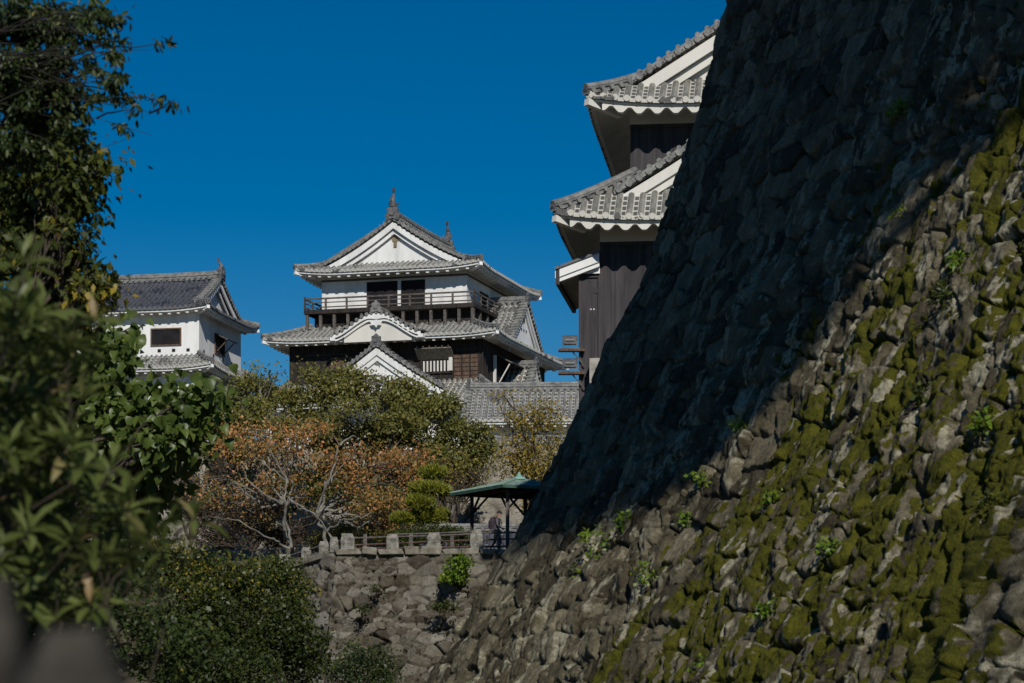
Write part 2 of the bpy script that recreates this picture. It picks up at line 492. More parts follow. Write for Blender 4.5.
# moss: grows on the nearer, lower part of the face, thick in the joints and thin over the stones
grow = U2 - (6.8 + 0.60 * (V2 - 4))
gmoss = 0.40 * fbm(U2 * 1.0 + 3, V2 * 0.48, 131, 4) + 0.30 * fbm(U2 * 3.6 + 0.4 * V2, V2 * 1.4, 133, 4) + 0.30 * fbm(U2 * 10, V2 * 7, 139, 4)
m_where = sstep(0.0, 7.0, grow)
moss = sstep(0.575 - 0.125 * m_where, 0.675 - 0.120 * m_where, gmoss + 0.05 * (1 - sstep(0, 0.25, edm)) - 0.035 * pale) * sstep(-2.5, 0.5, grow)
fuzz = fbm(U2 * 6, V2 * 5, 9, 4) - 0.5
relief = sstep(0.0, 7.0, U2 - 0.8 * (V2 - 5))
lit_zone = np.maximum(relief, sstep(5.6, 3.8, V2) * 0.75)
disp = 0.092 * (h - 0.8) * (0.75 + 0.65 * lit_zone) + rough * (0.07 + 0.09 * lit_zone) - ridges * (0.05 + 0.14 * lit_zone) + 0.03 * (facet - 0.8) + grain * (0.025 + 0.05 * lit_zone) + moss * (0.01 + 0.13 * fuzz)
disp += 0.22 * (fbm(U2 * 0.35, V2 * 0.35, 41, 3) - 0.5) * sstep(-0.5, 2, U2)
disp -= 0.10 * lit_zone * sstep(0.58, 0.66, fbm(U2 * 1.6, V2 * 1.3, 301, 3)) * (1 - sstep(0, 0.35, edm))
dp = base_pt + nn * disp[..., None]
# a level top running back from the edge
back = np.array([0.954, 0.30, 0])
top1 = base_pt[-1] + back * 0.6 + np.array([0, 0, 0.05]); top2 = base_pt[-1] + back * 14
allp = np.concatenate([dp, top1[None], top2[None]], 0)
att = np.stack([cidm, pale * (0.35 + 0.65 * lit_zone), moss], -1)  # lichen streaks, with extra paleness painted into the sunlit zone
att = np.concatenate([att, att[-1:], att[-1:]], 0)
MAT['rampart'] = stone_mat('rampart_stone', [(0.25, (0.046, 0.038, 0.022)), (0.5, (0.130, 0.110, 0.066)), (0.75, (0.25, 0.22, 0.145))], (0.50, 0.465, 0.33), lichen_at=0.58)
rampart = link_mesh('stone_rampart', mesh_np('stone_rampart', allp.reshape(-1, 3), [grid_faces(allp.shape[0], allp.shape[1])],
                    attr={'stone': att.reshape(-1, 3)}, smooth=True), MAT['rampart'])
tag(rampart, 'huge mossy dark stone rampart sloping up and filling the right of the view', 'stone wall', kind='thing')

def rampart_point(px, py, off=0.0):
    """where the sight line through a pixel meets the rampart's face"""
    q = dp[:, :, :]
    X = 512 + F_PX * q[..., 0] / q[..., 1]; Yp = HOR - F_PX * q[..., 2] / q[..., 1]
    d = (X - px) ** 2 + (Yp - py) ** 2
    d = np.where(S[None, :] < 0, 1e9, d)
    i, j = np.unravel_index(np.argmin(d), d.shape)
    return q[i, j] + nn[i, j] * off, nn[i, j]

def stone_face(fun, ulen, vlen, res, cw, ch, seed, amp, rough_amp, moss_fun=None):
    """fun(u, v) -> points, outward normal; a displaced rubble face"""
    u = np.arange(0, ulen + res, res); v = np.arange(0, vlen + res, res)
    V_, U_ = np.meshgrid(v, u, indexing='ij')
    p, nrm = fun(U_, V_)
    h, c, e = stones(U_, V_, cw, ch, seed, 2.2)
    h2, c2, e2 = stones(U_ + 31, V_ + 3, cw * 0.5, ch * 0.55, seed + 5, 1.6)
    sm = sstep(0.53, 0.6, fbm(U_ / cw * 0.45, V_ / ch * 0.4, seed + 9, 2))
    h = h * (1 - sm) + h2 * 0.7 * sm; c = np.where(sm > 0.5, c2, c); e = np.where(sm > 0.5, e2, e)
    d = amp * (h - 0.8) + rough_amp * (fbm(U_ * 1.6 / cw, V_ * 1.6 / cw, seed + 3, 4) - 0.5)
    p = p + nrm * d[..., None]
    mo = moss_fun(U_, V_) if moss_fun is not None else np.zeros_like(U_)
    return p, np.stack([c, 0 * c, mo], -1)

# ---------------------------------------------------------------- the terrace wall in the middle
TC = np.array([-6.85, 98.0])                       # its corner, seen from above
Hter = TER + 0.02 + 1.2
def front(U_, V_):
    b = 0.16 * (Hter - V_)
    x = TC[0] + U_ - 0.6 * b; y = TC[1] - b
    return np.stack([x, y + 0 * U_, V_ - 1.2], -1), np.array([-0.0, -0.985, 0.17])
def left_face(U_, V_):
    b = 0.16 * (Hter - V_)
    d = np.array([-0.75, 0.66])
    x = TC[0] + d[0] * U_ - b * 0.6; y = TC[1] + d[1] * U_ - b
    return np.stack([x, y, V_ * (1 - 0.025 * U_) - 1.2], -1), np.array([-0.65, -0.74, 0.17])
pa, aa = stone_face(front, 11.0, Hter, 0.04, 0.66, 0.45, 301, 0.25, 0.09, lambda u, v: 0.40 * sstep(0.5, 0.7, fbm(u * 0.8, v * 0.8, 8, 4)))
pb, ab = stone_face(left_face, 9.0, Hter, 0.07, 0.80, 0.55, 331, 0.20, 0.09, lambda u, v: 0.40 * sstep(0.5, 0.7, fbm(u * 0.8, v * 0.8, 18, 4)))
MAT['terrace'] = stone_mat('terrace_rubble', [(0.25, (0.075, 0.060, 0.042)), (0.5, (0.175, 0.155, 0.12)), (0.75, (0.31, 0.29, 0.245))], (0.30, 0.285, 0.235), scale=0.7, lichen_at=0.60)
vs, fs, ats, off = [], [], [], 0
for p_, a_ in ((pa, aa), (pb, ab)):
    vs.append(p_.reshape(-1, 3)); ats.append(a_.reshape(-1, 3)); fs.append(grid_faces(p_.shape[0], p_.shape[1]) + off); off += p_.shape[0] * p_.shape[1]
tw = link_mesh('terrace_wall', mesh_np('terrace_wall', np.concatenate(vs), fs, attr={'stone': np.concatenate(ats)}, smooth=True), MAT['terrace'])
tag(tw, 'brown grey rubble retaining wall under the low fence and the green pavilion', 'stone wall', kind='thing')
# coping slabs along its top, parts of the wall
rng = np.random.default_rng(4)
cp = MB(); u = -0.1
while u < 10.3:
    w = rng.uniform(0.35, 1.1); hh = rng.uniform(0.10, 0.34)
    cp.obox((TC[0] + u + w / 2, TC[1] + 0.07 + rng.uniform(-0.08, 0.08), TER + hh / 2 - 0.16), (w / 2 - 0.03, 0, rng.normal() * .02), (0, 0.30, 0), (rng.normal() * .03, 0, hh / 2)); u += w
u = 0.4
dl = np.array([-0.75, 0.66])
while u < 8.5:
    w = rng.uniform(0.5, 1.2); c = TC + dl * (u + w / 2)
    cp.obox((c[0] + .08, c[1] + .1, TER - 0.03 - 0.18 * (u + w / 2)), (dl[0] * w / 2.1, dl[1] * w / 2.1, -0.09 * w), (0.2, 0.23, 0), (0, 0, 0.13)); u += w
MAT['granite'] = noise_mat('pale_granite', (0.20, 0.185, 0.155), (0.40, 0.375, 0.33), 2.2, 0.9, 0.6, 9)
MAT['coping'] = noise_mat('mossy_coping_stone', (0.10, 0.09, 0.065), (0.26, 0.24, 0.195), 2.5, 0.9, 0.7, 9)
cpo = cp.build('coping', MAT['coping'], tw)
bv = cpo.modifiers.new('soften', 'BEVEL'); bv.width = 0.035; bv.segments = 2

# ---------------------------------------------------------------- the pale wall that carries the castle yard
def pale(U_, V_):
    b = 0.30 * (7.0 - V_)
    return np.stack([-34 + U_, 125.0 - b, TER - 0.2 + V_], -1), np.array([0, -0.96, 0.28])
pc, ac = stone_face(pale, 58, 7.0, 0.10, 1.1, 0.8, 501, 0.30, 0.14)
MAT['pale_stone'] = stone_mat('pale_cut_stone', [(0.25, (0.26, 0.235, 0.19)), (0.5, (0.40, 0.37, 0.31)), (0.75, (0.50, 0.47, 0.41))], (0.55, 0.53, 0.47), scale=0.5, lichen_at=0.62)
po = link_mesh('castle_base_wall', mesh_np('castle_base_wall', pc.reshape(-1, 3), [grid_faces(*pc.shape[:2])], attr={'stone': ac.reshape(-1, 3)}, smooth=True), MAT['pale_stone'])
tag(po, 'pale cut stone wall behind the autumn trees and the pavilion', 'stone wall', kind='thing')

# ---------------------------------------------------------------- roofs
def prof(z0, rise, D, c):
    return lambda d: z0 + rise * ((1 - c) * (d / D) + c * (d / D) ** 2)

def slope_panel(mb, A, B, inward, zf, cut, up=0.3, pitch=0.35, rows=14, k=8, caps=True, bump=0.115, upr=3.2):
    """one tiled slope: columns of cover tiles from the eave A-B inwards as far as cut(a)"""
    A, B, inward = np.array(A, float), np.array(B, float), np.array(inward, float)
    L = np.linalg.norm(B - A); e = (B - A) / L
    n = max(1, round(L / pitch)); p = L / n
    fr = np.array([0.0, 0.2, 0.23, 0.33, 0.5, 0.67, 0.77, 0.8]) if k == 8 else np.arange(k) / k
    a = (np.arange(n)[:, None] + fr[None]).ravel(); a = np.append(a, n)
    f = a - np.floor(a); q = np.clip(1 - ((f - 0.5) / 0.30) ** 2, 0, 1)
    hb = bump * np.sqrt(q) + 0.0
    a = a * p
    dm = np.array([cut(x, L) for x in a])
    t = np.linspace(0, 1, rows + 1)
    D = dm[:, None] * t[None]
    cor = np.minimum(a, L - a)
    upv = up * np.clip(1 - cor / upr, 0, 1)[:, None] ** 2 * np.clip(1 - D / 3.0, 0, 1)
    xy = A[None, None] + e * a[:, None, None] + inward * D[..., None]
    z = zf(D) + upv + hb[:, None]
    pts = np.concatenate([xy, z[..., None]], -1)
    uv = np.stack([np.broadcast_to((a / p)[:, None], D.shape), D / 0.30], -1)
    mb.grid(pts, uv)
    # thickness at the eave
    b0 = pts[:, 0, :]; b1 = b0.copy(); b1[:, 2] = zf(np.zeros(len(a))) + upv[:, 0] - 0.09
    mb.grid(np.stack([b0, b1], 1), np.stack([uv[:, 0], uv[:, 0] * [1, 0]], 1))
    if caps:
        for i in range(n):
            am = (i + 0.5) * p
            c = A + e * am - inward * 0.03
            uz = up * max(0, 1 - min(am, L - am) / upr) ** 2
            mb.disc((c[0], c[1], float(zf(np.array(0.0))) + uz + 0.02), (-inward[0], -inward[1], 0), min(0.105, p * 0.36), 0.12, 9)

def eave_under(mbs, A, B, inward, ze, zwall, over, up=0.3, upr=3.2, dent=0.62, dsize=0.17, fascia=0.13):
    """white fascia, rafter ends and soffit below an eave; mbs has 'fascia' and 'soffit'"""
    A, B, inward = np.array(A, float), np.array(B, float), np.array(inward, float)
    L = np.linalg.norm(B - A); e = (B - A) / L
    a = np.linspace(0, L, 41); cor = np.minimum(a, L - a)
    uz = up * np.clip(1 - cor / upr, 0, 1) ** 2
    def row(off, dz, k):                       # a line parallel to the eave, mitred at the corners
        aa = np.clip(a, off, L - off)
        xy = A + e * aa[:, None] + inward * off
        return np.concatenate([xy, (ze + uz * k + dz)[:, None]], 1)
    r0, r1, r2 = row(0.09, -0.085, 1), row(0.09, -0.085 - fascia, 1), row(0.22, -0.09 - fascia, 1)
    mbs['fascia'].grid(np.stack([r0, r1, r2], 0))
    aa = np.clip(a, over, L - over); xy = A + e * aa[:, None] + inward * over
    r4 = np.concatenate([xy, np.full((41, 1), zwall)], 1)
    mbs['soffit'].grid(np.stack([r2 + [0, 0, 0.012], 0.5 * (r2 + r4) + [0, 0, 0.06], r4], 0))
    n = int(L / dent)
    for i in range(n):
        am = (i + 0.5) * L / n
        u1 = up * max(0, 1 - min(am, L - am) / upr) ** 2
        c = A + e * am + inward * 0.34
        mbs['fascia'].obox((c[0], c[1], ze + u1 - 0.09 - fascia - dsize * 0.42), (*(e * dsize * 0.55), 0), (*(inward * 0.13), 0), (0, 0, dsize * 0.45))

def ridge_line(mb, pts, w=0.34, h=0.42, bumps=True):
    """a built-up ridge: stacked courses, a round cap, and knobs along both sides"""
    pts = np.asarray(pts, float)
    mb.strip(pts, w, h, 0.05)
    mb.strip(pts + [0, 0, h * 0.55], w + 0.10, 0.05)
    q = pts + [0, 0, h]
    mb.tube(q, 0.12, 7)
    if bumps:
        seg = np.concatenate([[0], np.cumsum(np.linalg.norm(np.diff(pts, axis=0), axis=1))])
        for s_ in np.arange(0.2, seg[-1], 0.40):
            c = np.array([np.interp(s_, seg, pts[:, i]) for i in range(3)])
            t = np.array([np.interp(s_ + 0.05, seg, pts[:, i]) for i in range(3)]) - c
            t /= np.linalg.norm(t) + 1e-9
            sd = np.cross(t, [0, 0, 1]); sd /= np.linalg.norm(sd) + 1e-9
            mb.tube([c + sd * (w / 2 + 0.09) + [0, 0, h * 0.25], c - sd * (w / 2 + 0.09) + [0, 0, h * 0.25]], [0.085, 0.085], 6)

def onigawara(mb, c, f, s=1.0):
    """the demon tile that closes a ridge: a horned shield facing f"""
    c, f = np.asarray(c, float), np.asarray(f, float); f = f / np.linalg.norm(f)
    l = np.array([-f[1], f[0], 0]); z = np.array([0, 0, 1.0])
    out = [(-.34, -.28), (-.40, .0), (-.27, .12), (-.30, .34), (-.12, .42), (0, .56), (.12, .42), (.30, .34), (.27, .12), (.40, .0), (.34, -.28), (0, -.16)]
    fr = [c + f * 0.10 * s + l * x * s + z * y * s for x, y in out]; bk = [q - f * 0.22 * s for q in fr]
    mb.poly(fr); mb.poly(bk[::-1])
    for i in range(len(out)):
        j = (i + 1) % len(out); mb.poly([fr[i], bk[i], bk[j], fr[j]])
    mb.disc(c + f * 0.17 * s + z * 0.1 * s, f, 0.14 * s, 0.1, 10)

def shachi(name, mat, parent, c, f, s=1.0):
    """roof-end fish: head on the ridge, body curling up to a forked tail; f points along the ridge, outwards"""
    c, f = np.asarray(c, float), np.asarray(f, float); f = f / np.linalg.norm(f)
    l = np.array([-f[1], f[0], 0]); z = np.array([0, 0, 1.0])
    mb = MB()
    path = [(-.42, .10), (-.22, .20), (.02, .28), (.20, .46), (.26, .74), (.20, 1.02), (.06, 1.26), (-.06, 1.44)]
    rad = [.15, .27, .32, .31, .26, .20, .15, .08]
    mb.tube([c + (f * x + z * y) * s for x, y in path], [r * s for r in rad], 9)
    for sg in (-1, 1):
        tip = [c + (f * -.06 + z * 1.40) * s, c + (f * -.34 + z * 1.72 + l * sg * .12) * s, c + (f * .0 + z * 1.98 + l * sg * .10) * s, c + (f * .16 + z * 1.62 + l * sg * .06) * s]
        mb.poly(tip); mb.poly([q + l * 0.05 * s * -sg for q in tip][::-1])
        fin = [c + (f * .12 + z * .34 + l * sg * .2) * s, c + (f * -.12 + z * .50 + l * sg * .46) * s, c + (f * .1 + z * .72 + l * sg * .42) * s]
        mb.poly(fin); mb.poly([q + f * 0.04 * s for q in fin][::-1])
    for k in range(5):
        x, y = path[2 + k]
        mb.poly([c + (f * (x + rad[2 + k] * .7) + z * (y - .08)) * s, c + (f * (x + rad[2 + k] + .16) + z * (y + .08)) * s, c + (f * (x + rad[2 + k] * .7) + z * (y + .14)) * s])
    return mb.build(name, mat, parent)

def gable_front(mbs, tri, f, proud, hafu, step=True):
    """white gable: tri = outline points under the rake, left foot - apex - right foot, in the plane; f outward"""
    tri = np.asarray(tri, float); f = np.asarray(f, float)
    mbs['gable'].new().poly(tri)
    bb = mbs['bargeboard'].new()
    for off, w, th, dz in (((proud, hafu, 0.10, 0.0), (proud * 0.55, hafu * 0.75, 0.08, -hafu * 1.02)) if step else ((proud, hafu, 0.1, 0.0),)):
        n = len(tri)
        o = tri + f * off + np.array([0, 0, dz])
        lo = o - np.array([0, 0, 1.0]) * w
        bb.grid(np.stack([o, lo], 0))
        bb.grid(np.stack([lo, lo - f * th], 0))
        bb.grid(np.stack([o - f * th, lo - f * th], 0))

def rake_points(cen, l, W, zf, Wd, n=14, drop=0.12):
    """points under the rake of a gable: l lateral unit vector, W half width at the foot, Wd half width of the roof at its eave"""
    x = np.concatenate([np.linspace(-W, 0, n), np.linspace(0, W, n)[1:]])
    z = zf(Wd - np.abs(x)) - drop
    return np.array([[cen[0] + l[0] * a, cen[1] + l[1] * a, b] for a, b in zip(x, z)])

def rake_tiles(mb, pts, f, w=0.42, h=0.20, pitch=0.36):
    """the double verge row along a rake with round tile ends facing out"""
    pts = np.asarray(pts, float); f = np.asarray(f, float)
    half = len(pts) // 2
    for seg in (pts[:half + 1], pts[half:]):
        mb.strip(seg + [0, 0, 0.03], w, h, 0.0)
        s = np.concatenate([[0], np.cumsum(np.linalg.norm(np.diff(seg, axis=0), axis=1))])
        for q in np.arange(pitch / 2, s[-1], pitch):
            c = np.array([np.interp(q, s, seg[:, i]) for i in range(3)])
            mb.disc(c + f * (w / 2 + 0.05) + [0, 0, 0.10], f, 0.115, w * 0.6, 9)
            mb.tube([c + f * (w / 2) + [0, 0, h + 0.05], c - f * (w / 2 + 0.1) + [0, 0, h + 0.05]], [0.085, 0.085], 6)

def new_set():
    return {k: (MB() if k in ('tiles', 'fascia', 'soffit') else Many()) for k in ('tiles', 'ridge', 'verge', 'fascia', 'soffit', 'gable', 'bargeboard', 'oni')}

def skirt_ring(ms, u0, u1, v0, v1, ze, over, rise, zwall, c=0.3, up=0.3, sides='FRLB', pitch=0.35, dent=0.62, fascia=0.13, dsize=0.15):
    """a pent roof round a storey: eave rectangle u0..v1, running inwards by over"""
    zf = prof(ze, rise, over, c)
    cut = lambda a, L: max(0.02, min(over, a, L - a))
    S4 = {'F': ((u0, v0), (u1, v0), (0, 1)), 'R': ((u1, v0), (u1, v1), (-1, 0)), 'B': ((u1, v1), (u0, v1), (0, -1)), 'L': ((u0, v1), (u0, v0), (1, 0))}
    for s_ in sides:
        A, B, i_ = S4[s_]
        slope_panel(ms['tiles'], A, B, i_, zf, cut, up, pitch)
        eave_under(ms, A, B, i_, ze, zwall, over * 0.62, up, dent=dent, fascia=fascia, dsize=dsize)
    for (cu, cv, su, sv) in ((u0, v0, 1, 1), (u1, v0, -1, 1), (u1, v1, -1, -1), (u0, v1, 1, -1)):
        d = np.linspace(-0.02, over, 9)
        ridge_line(ms['ridge'].new(), [(cu + su * x, cv + sv * x, float(zf(np.array(max(x, 0)))) + up * max(0, 1 - max(x, 0) / 3.0) * (1 - max(x, 0) / 3.2) ** 2 + 0.05) for x in d], 0.22, 0.17)
        onigawara(ms['oni'].new(), (cu + su * 0.0, cv + sv * 0.0, ze + up + 0.12), (-su, -sv, 0), 0.32)
        # white hip rafter end
        ms['fascia'].bar((cu + su * 0.02, cv + sv * 0.02, ze + up - 0.22), (cu + su * 0.9, cv + sv * 0.9, ze + up * 0.5 - 0.30), 0.2, 0.2)

def irimoya(ms, u0, u1, v0, v1, ze, rise, dg, axis='v', ov=0.55, c=0.45, up=0.35, over=1.4, fascia=0.13, zwall=None, pitch=0.35, hafu=0.42, ends=(1, 1), rows=18, dent=0.62, ridge_h=0.62):
    """hip-and-gable roof; axis = direction of its ridge; dg = how far the gable stands in from the end eave"""
    if axis == 'v': D = (u1 - u0) / 2
    else: D = (v1 - v0) / 2
    zf = prof(ze, rise, D, c)
    zw = ze - 0.15 if zwall is None else zwall
    def cutL(a, L):
        e = min(a, L - a)
        return max(0.02, e) if e < dg - ov else D
    cutS = lambda a, L: max(0.02, min(dg + 0.15, a, L - a))
    S4 = {'F': ((u0, v0), (u1, v0), (0, 1)), 'R': ((u1, v0), (u1, v1), (-1, 0)), 'B': ((u1, v1), (u0, v1), (0, -1)), 'L': ((u0, v1), (u0, v0), (1, 0))}
    long_ = 'RL' if axis == 'v' else 'FB'
    for s_ in 'FRLB':
        A, B, i_ = S4[s_]
        slope_panel(ms['tiles'], A, B, i_, zf, cutL if s_ in long_ else cutS, up, pitch, rows=rows if s_ in long_ else 8)
        eave_under(ms, A, B, i_, ze, zw, over, up, dent=dent, fascia=fascia)
    uc, vc = (u0 + u1) / 2, (v0 + v1) / 2
    # hips
    for (cu, cv, su, sv) in ((u0, v0, 1, 1), (u1, v0, -1, 1), (u1, v1, -1, -1), (u0, v1, 1, -1)):
        d = np.linspace(-0.02, dg, 9)
        ridge_line(ms['ridge'].new(), [(cu + su * x, cv + sv * x, float(zf(np.array(max(x, 0)))) + up * max(0, 1 - max(x, 0) / 3.0) * max(0, 1 - max(x, 0) / 3.2) ** 2 + 0.05) for x in d], 0.23, 0.18)
        onigawara(ms['oni'].new(), (cu, cv, ze + up + 0.12), (-su, -sv, 0), 0.34)
        ms['fascia'].bar((cu + su * 0.02, cv + sv * 0.02, ze + up - 0.22), (cu + su * 1.0, cv + sv * 1.0, ze + up * 0.5 - 0.30), 0.22, 0.22)
    zr = ze + rise
    if axis == 'v': ends_ = [((uc, v0 + dg), (0, -1, 0), (1, 0, 0)), ((uc, v1 - dg), (0, 1, 0), (-1, 0, 0))]
    else: ends_ = [((u1 - dg, vc), (1, 0, 0), (0, 1, 0)), ((u0 + dg, vc), (-1, 0, 0), (0, -1, 0))]
    ps = []
    for (cen, f, l), on in zip(ends_, ends):
        f = np.array(f, float); l = np.array(l, float)
        fc = (cen[0] + f[0] * ov, cen[1] + f[1] * ov)
        ps.append(np.array([fc[0], fc[1], zr]))
        if not on: continue
        W = D - dg
        tri = rake_points(cen, l, W + 0.05, zf, D)
        gable_front(ms, tri, f, ov - 0.08, hafu)
        rk = rake_points(fc, l, D - dg + ov, zf, D, drop=0.0)
        rake_tiles(ms['verge'].new(), rk - f * 0.2, f)
    x = np.linspace(0, 1, 12)[:, None]
    sag = 0.10 * (2 * x - 1) ** 2
    rp = ps[0] * (1 - x) + ps[1] * x + sag * [0, 0, 1] + [0, 0, -0.02]
    ridge_line(ms['ridge'].new(), rp, 0.42, ridge_h)
    for p_, (cen, f, l) in zip(ps, ends_):
        onigawara(ms['oni'].new(), p_ + [0, 0, 0.28], f, 1.25)
    return zr + ridge_h, ps, ends_

def dormer(ms, base, f, W, z0, rise, back, c=0.25, ov=0.3, pitch=0.35, hafu=0.36, up=0.0, oni=0.8, rows=10, rake=True):
    """triangular dormer gable: base = foot centre in plan, f outward direction"""
    f2 = np.array(f, float); l2 = np.array([-f2[1], f2[0]])
    f3 = np.array([*f2, 0]); l3 = np.array([*l2, 0])
    zf = prof(z0, rise, W, c)
    cen = np.array(base, float)
    fr = cen + f2 * ov
    for sg in (1, -1):
        A = fr + l2 * W * sg; B = A - f2 * (back + ov)
        slope_panel(ms['tiles'], A, B, -l2 * sg, zf, lambda a, L: W, up, pitch, rows=rows, caps=False)
    tri = rake_points(cen, l3, W, zf, W)
    gable_front(ms, tri, f3, ov - 0.05, hafu)
    rk = rake_points(fr, l3, W, zf, W, drop=0.0)
    if rake: rake_tiles(ms['verge'].new(), rk - f3 * 0.18, f3, pitch=pitch)
    p0 = np.array([*fr, z0 + rise]); p1 = p0 - f3 * (back + ov)
    x = np.linspace(0, 1, 6)[:, None]
    ridge_line(ms['ridge'].new(), p0 * (1 - x) + p1 * x, 0.34, 0.34)
    onigawara(ms['oni'].new(), p0 + [0, 0, 0.22], f3, oni)
    return tri

def finish_roof(ms, parent, tile='tile', white='plaster', name='roof', soffit='soffit'):
    r = ms['tiles'].build(name, MAT[tile], parent, uv=True)
    ms['ridge'].build('ridge_tiles', MAT['ridge'], r)
    ms['verge'].build('verge_tiles', MAT['ridge'], r)
    if ms['fascia'].V: ms['fascia'].build('eave_fascia', MAT[white], r)
    if ms['soffit'].V: ms['soffit'].build('soffit', MAT[soffit], r)
    ms['gable'].build('gable', MAT[white], r)
    ms['bargeboard'].build('bargeboard', MAT[white], r)
    ms['oni'].build('ridge_end_tile', MAT['bronze'], r)
    return r

def wall_box(name, mat, parent, u0, u1, v0, v1, z0, z1):
    mb = MB(); mb.box(u0, u1, v0, v1, z0, z1)
    return mb.build(name, mat, parent)

def battens(mb, A, B, z0, z1, step, w=0.05, th=0.03, nrm=(0, -1)):
    A, B, nrm = np.array(A, float), np.array(B, float), np.array(nrm, float)
    L = np.linalg.norm(B - A); e = (B - A) / L
    n = int(L / step)
    for i in range(n + 1):
        c = A + e * (i * L / n) + nrm * th
        mb.obox((c[0], c[1], (z0 + z1) / 2), (*(e * w / 2), 0), (*(nrm * th), 0), (0, 0, (z1 - z0) / 2))

# ---------------------------------------------------------------- main keep
KEEP = thing('castle_keep', 'three storey castle keep with white gables, dark boarding and a railed top balcony', 'castle', (-2.9, 160, 0), math.radians(-16))
TU0, TU1, TV1 = -9.85, 0.0, 11.5                        # the top storey
wall_box('top_storey_wall', MAT['plaster'], KEEP, TU0, TU1, 0, TV1, 25.0, 27.95)
# upper roof
ms = new_set()
zr, ps, en = irimoya(ms, TU0 - 1.4, TU1 + 1.4, -1.4, TV1 + 1.4, 27.95, 3.35, 1.75, 'v', zwall=27.75, dent=0.64, up=0.25, ridge_h=0.55, c=0.40)
roof_top = finish_roof(ms, KEEP)
for p_, (cen, f, l) in zip(ps, en):
    shachi('roof_fish', MAT['bronze'], roof_top, (p_[0] - f[0] * 0.15, p_[1] - f[1] * 0.15, zr + 0.05), f, 0.76)
mb = MB(); mb.disc((TU0 / 2, 0.30, 30.15), (0, -1, 0), 0.24, 0.1, 14); mb.obox((TU0 / 2, 0.3, 29.75), (0.1, 0, 0), (0, 0.03, 0), (0, 0, 0.14))
mb.build('gable_pendant', noise_mat('aged_bronze_pendant', (0.16, 0.13, 0.08), (0.26, 0.22, 0.14), 6), roof_top)
# top storey openings
def opening(parent, u0, u1, v, z0, z1, post=None, nrm=(0, -1), frame=0.09, matf='wood_dark'):
    mb = MB()
    if nrm[0] == 0: mb.box(u0, u1, v - 0.02, v + 0.05, z0, z1)
    else: mb.box(v - 0.05, v + 0.02, u0, u1, z0, z1)
    w = mb.build('window', MAT['void'], parent)
    fb = MB()
    for (a0, a1, b0, b1) in ((u0 - frame, u0, z0 - frame, z1 + frame), (u1, u1 + frame, z0 - frame, z1 + frame), (u0, u1, z0 - frame, z0), (u0, u1, z1, z1 + frame)):
        if nrm[0] == 0: fb.box(a0, a1, v - 0.08, v + 0.02, b0, b1)
        else: fb.box(v - 0.02, v + 0.08, a0, a1, b0, b1)
    fb.build('window_frame', MAT[matf], w)
    return w
opening(KEEP, -6.70, -4.70, 0, 25.5, 27.32, frame=0.04)
opening(KEEP, -4.36, -2.84, 0, 25.5, 27.32, frame=0.04)
opening(KEEP, 3.0, 4.6, 0, 25.35, 26.85, nrm=(1, 0))
mb = MB()
mb.box(-9.87, 0.02, -0.06, -0.02, 27.5, 27.62); mb.box(0.02, 0.06, 0.0, TV1, 27.5, 27.62)
mb.build('wall_beam', MAT['wood_grey'], KEEP)
# balcony: floor, posts, rails, brackets below
bal = MB()
b0u, b1u, b0v, b1v = TU0 - 0.8, TU1 + 0.8, -1.0, TV1 + 0.8
ZF = 25.58
bal.box(b0u, b1u, b0v, b0v + 1.0, ZF - 0.12, ZF); bal.box(b1u - 1.0, b1u, b0v + 1.0, b1v, ZF - 0.12, ZF); bal.box(b0u, b0u + 1.0, b0v + 1.0, b1v, ZF - 0.12, ZF)
bal.box(b0u - .06, b1u + .06, b0v - 0.06, b0v, ZF - 0.28, ZF - 0.03); bal.box(b1u, b1u + .06, b0v, b1v, ZF - 0.28, ZF - 0.03); bal.box(b0u - .06, b0u, b0v, b1v, ZF - 0.28, ZF - 0.03)
balo = bal.build('balcony_floor', MAT['wood_dark'], KEEP)
rail = MB()
for (A, B) in (((b0u, b0v), (b1u, b0v)), ((b1u, b0v), (b1u, b1v)), ((b0u, b0v), (b0u, b1v))):
    A, B = np.array(A), np.array(B); L = np.linalg.norm(B - A); e = (B - A) / L
    n = max(2, round(L / 1.45))
    for hh, r in ((0.70, 0.05), (0.44, 0.03), (0.14, 0.035)):
        rail.bar((A[0] - e[0] * .25 * (hh > .7), A[1] - e[1] * .25 * (hh > .7), ZF + hh), (B[0] + e[0] * .25 * (hh > .7), B[1] + e[1] * .25 * (hh > .7), ZF + hh), r * 2, r * 2)
    for i in range(n + 1):
        c = A + e * L * i / n
        rail.box(c[0] - .055, c[0] + .055, c[1] - .055, c[1] + .055, ZF - 0.02, ZF + (0.84 if i in (0, n) else 0.70))
rail.build('railing', MAT['wood_grey'], balo)
Br = Many()
for i in range(13):
    u = b0u + 0.1 + (b1u - b0u - 0.2) * i / 12
    Br.new().box(u - .09, u + .09, b0v + 0.05, b0v + 0.22, 24.2, ZF - 0.14)
for i in range(9):
    v = b0v + 0.1 + (b1v - b0v - 0.2) * i / 8
    Br.new().box(b1u - .22, b1u - .05, v - .09, v + .09, 24.2, ZF - 0.14)
    Br.new().box(b0u + .05, b0u + .22, v - .09, v + .09, 24.2, ZF - 0.14)
Br.build('balcony_bracket', MAT['wood_grey'], balo)
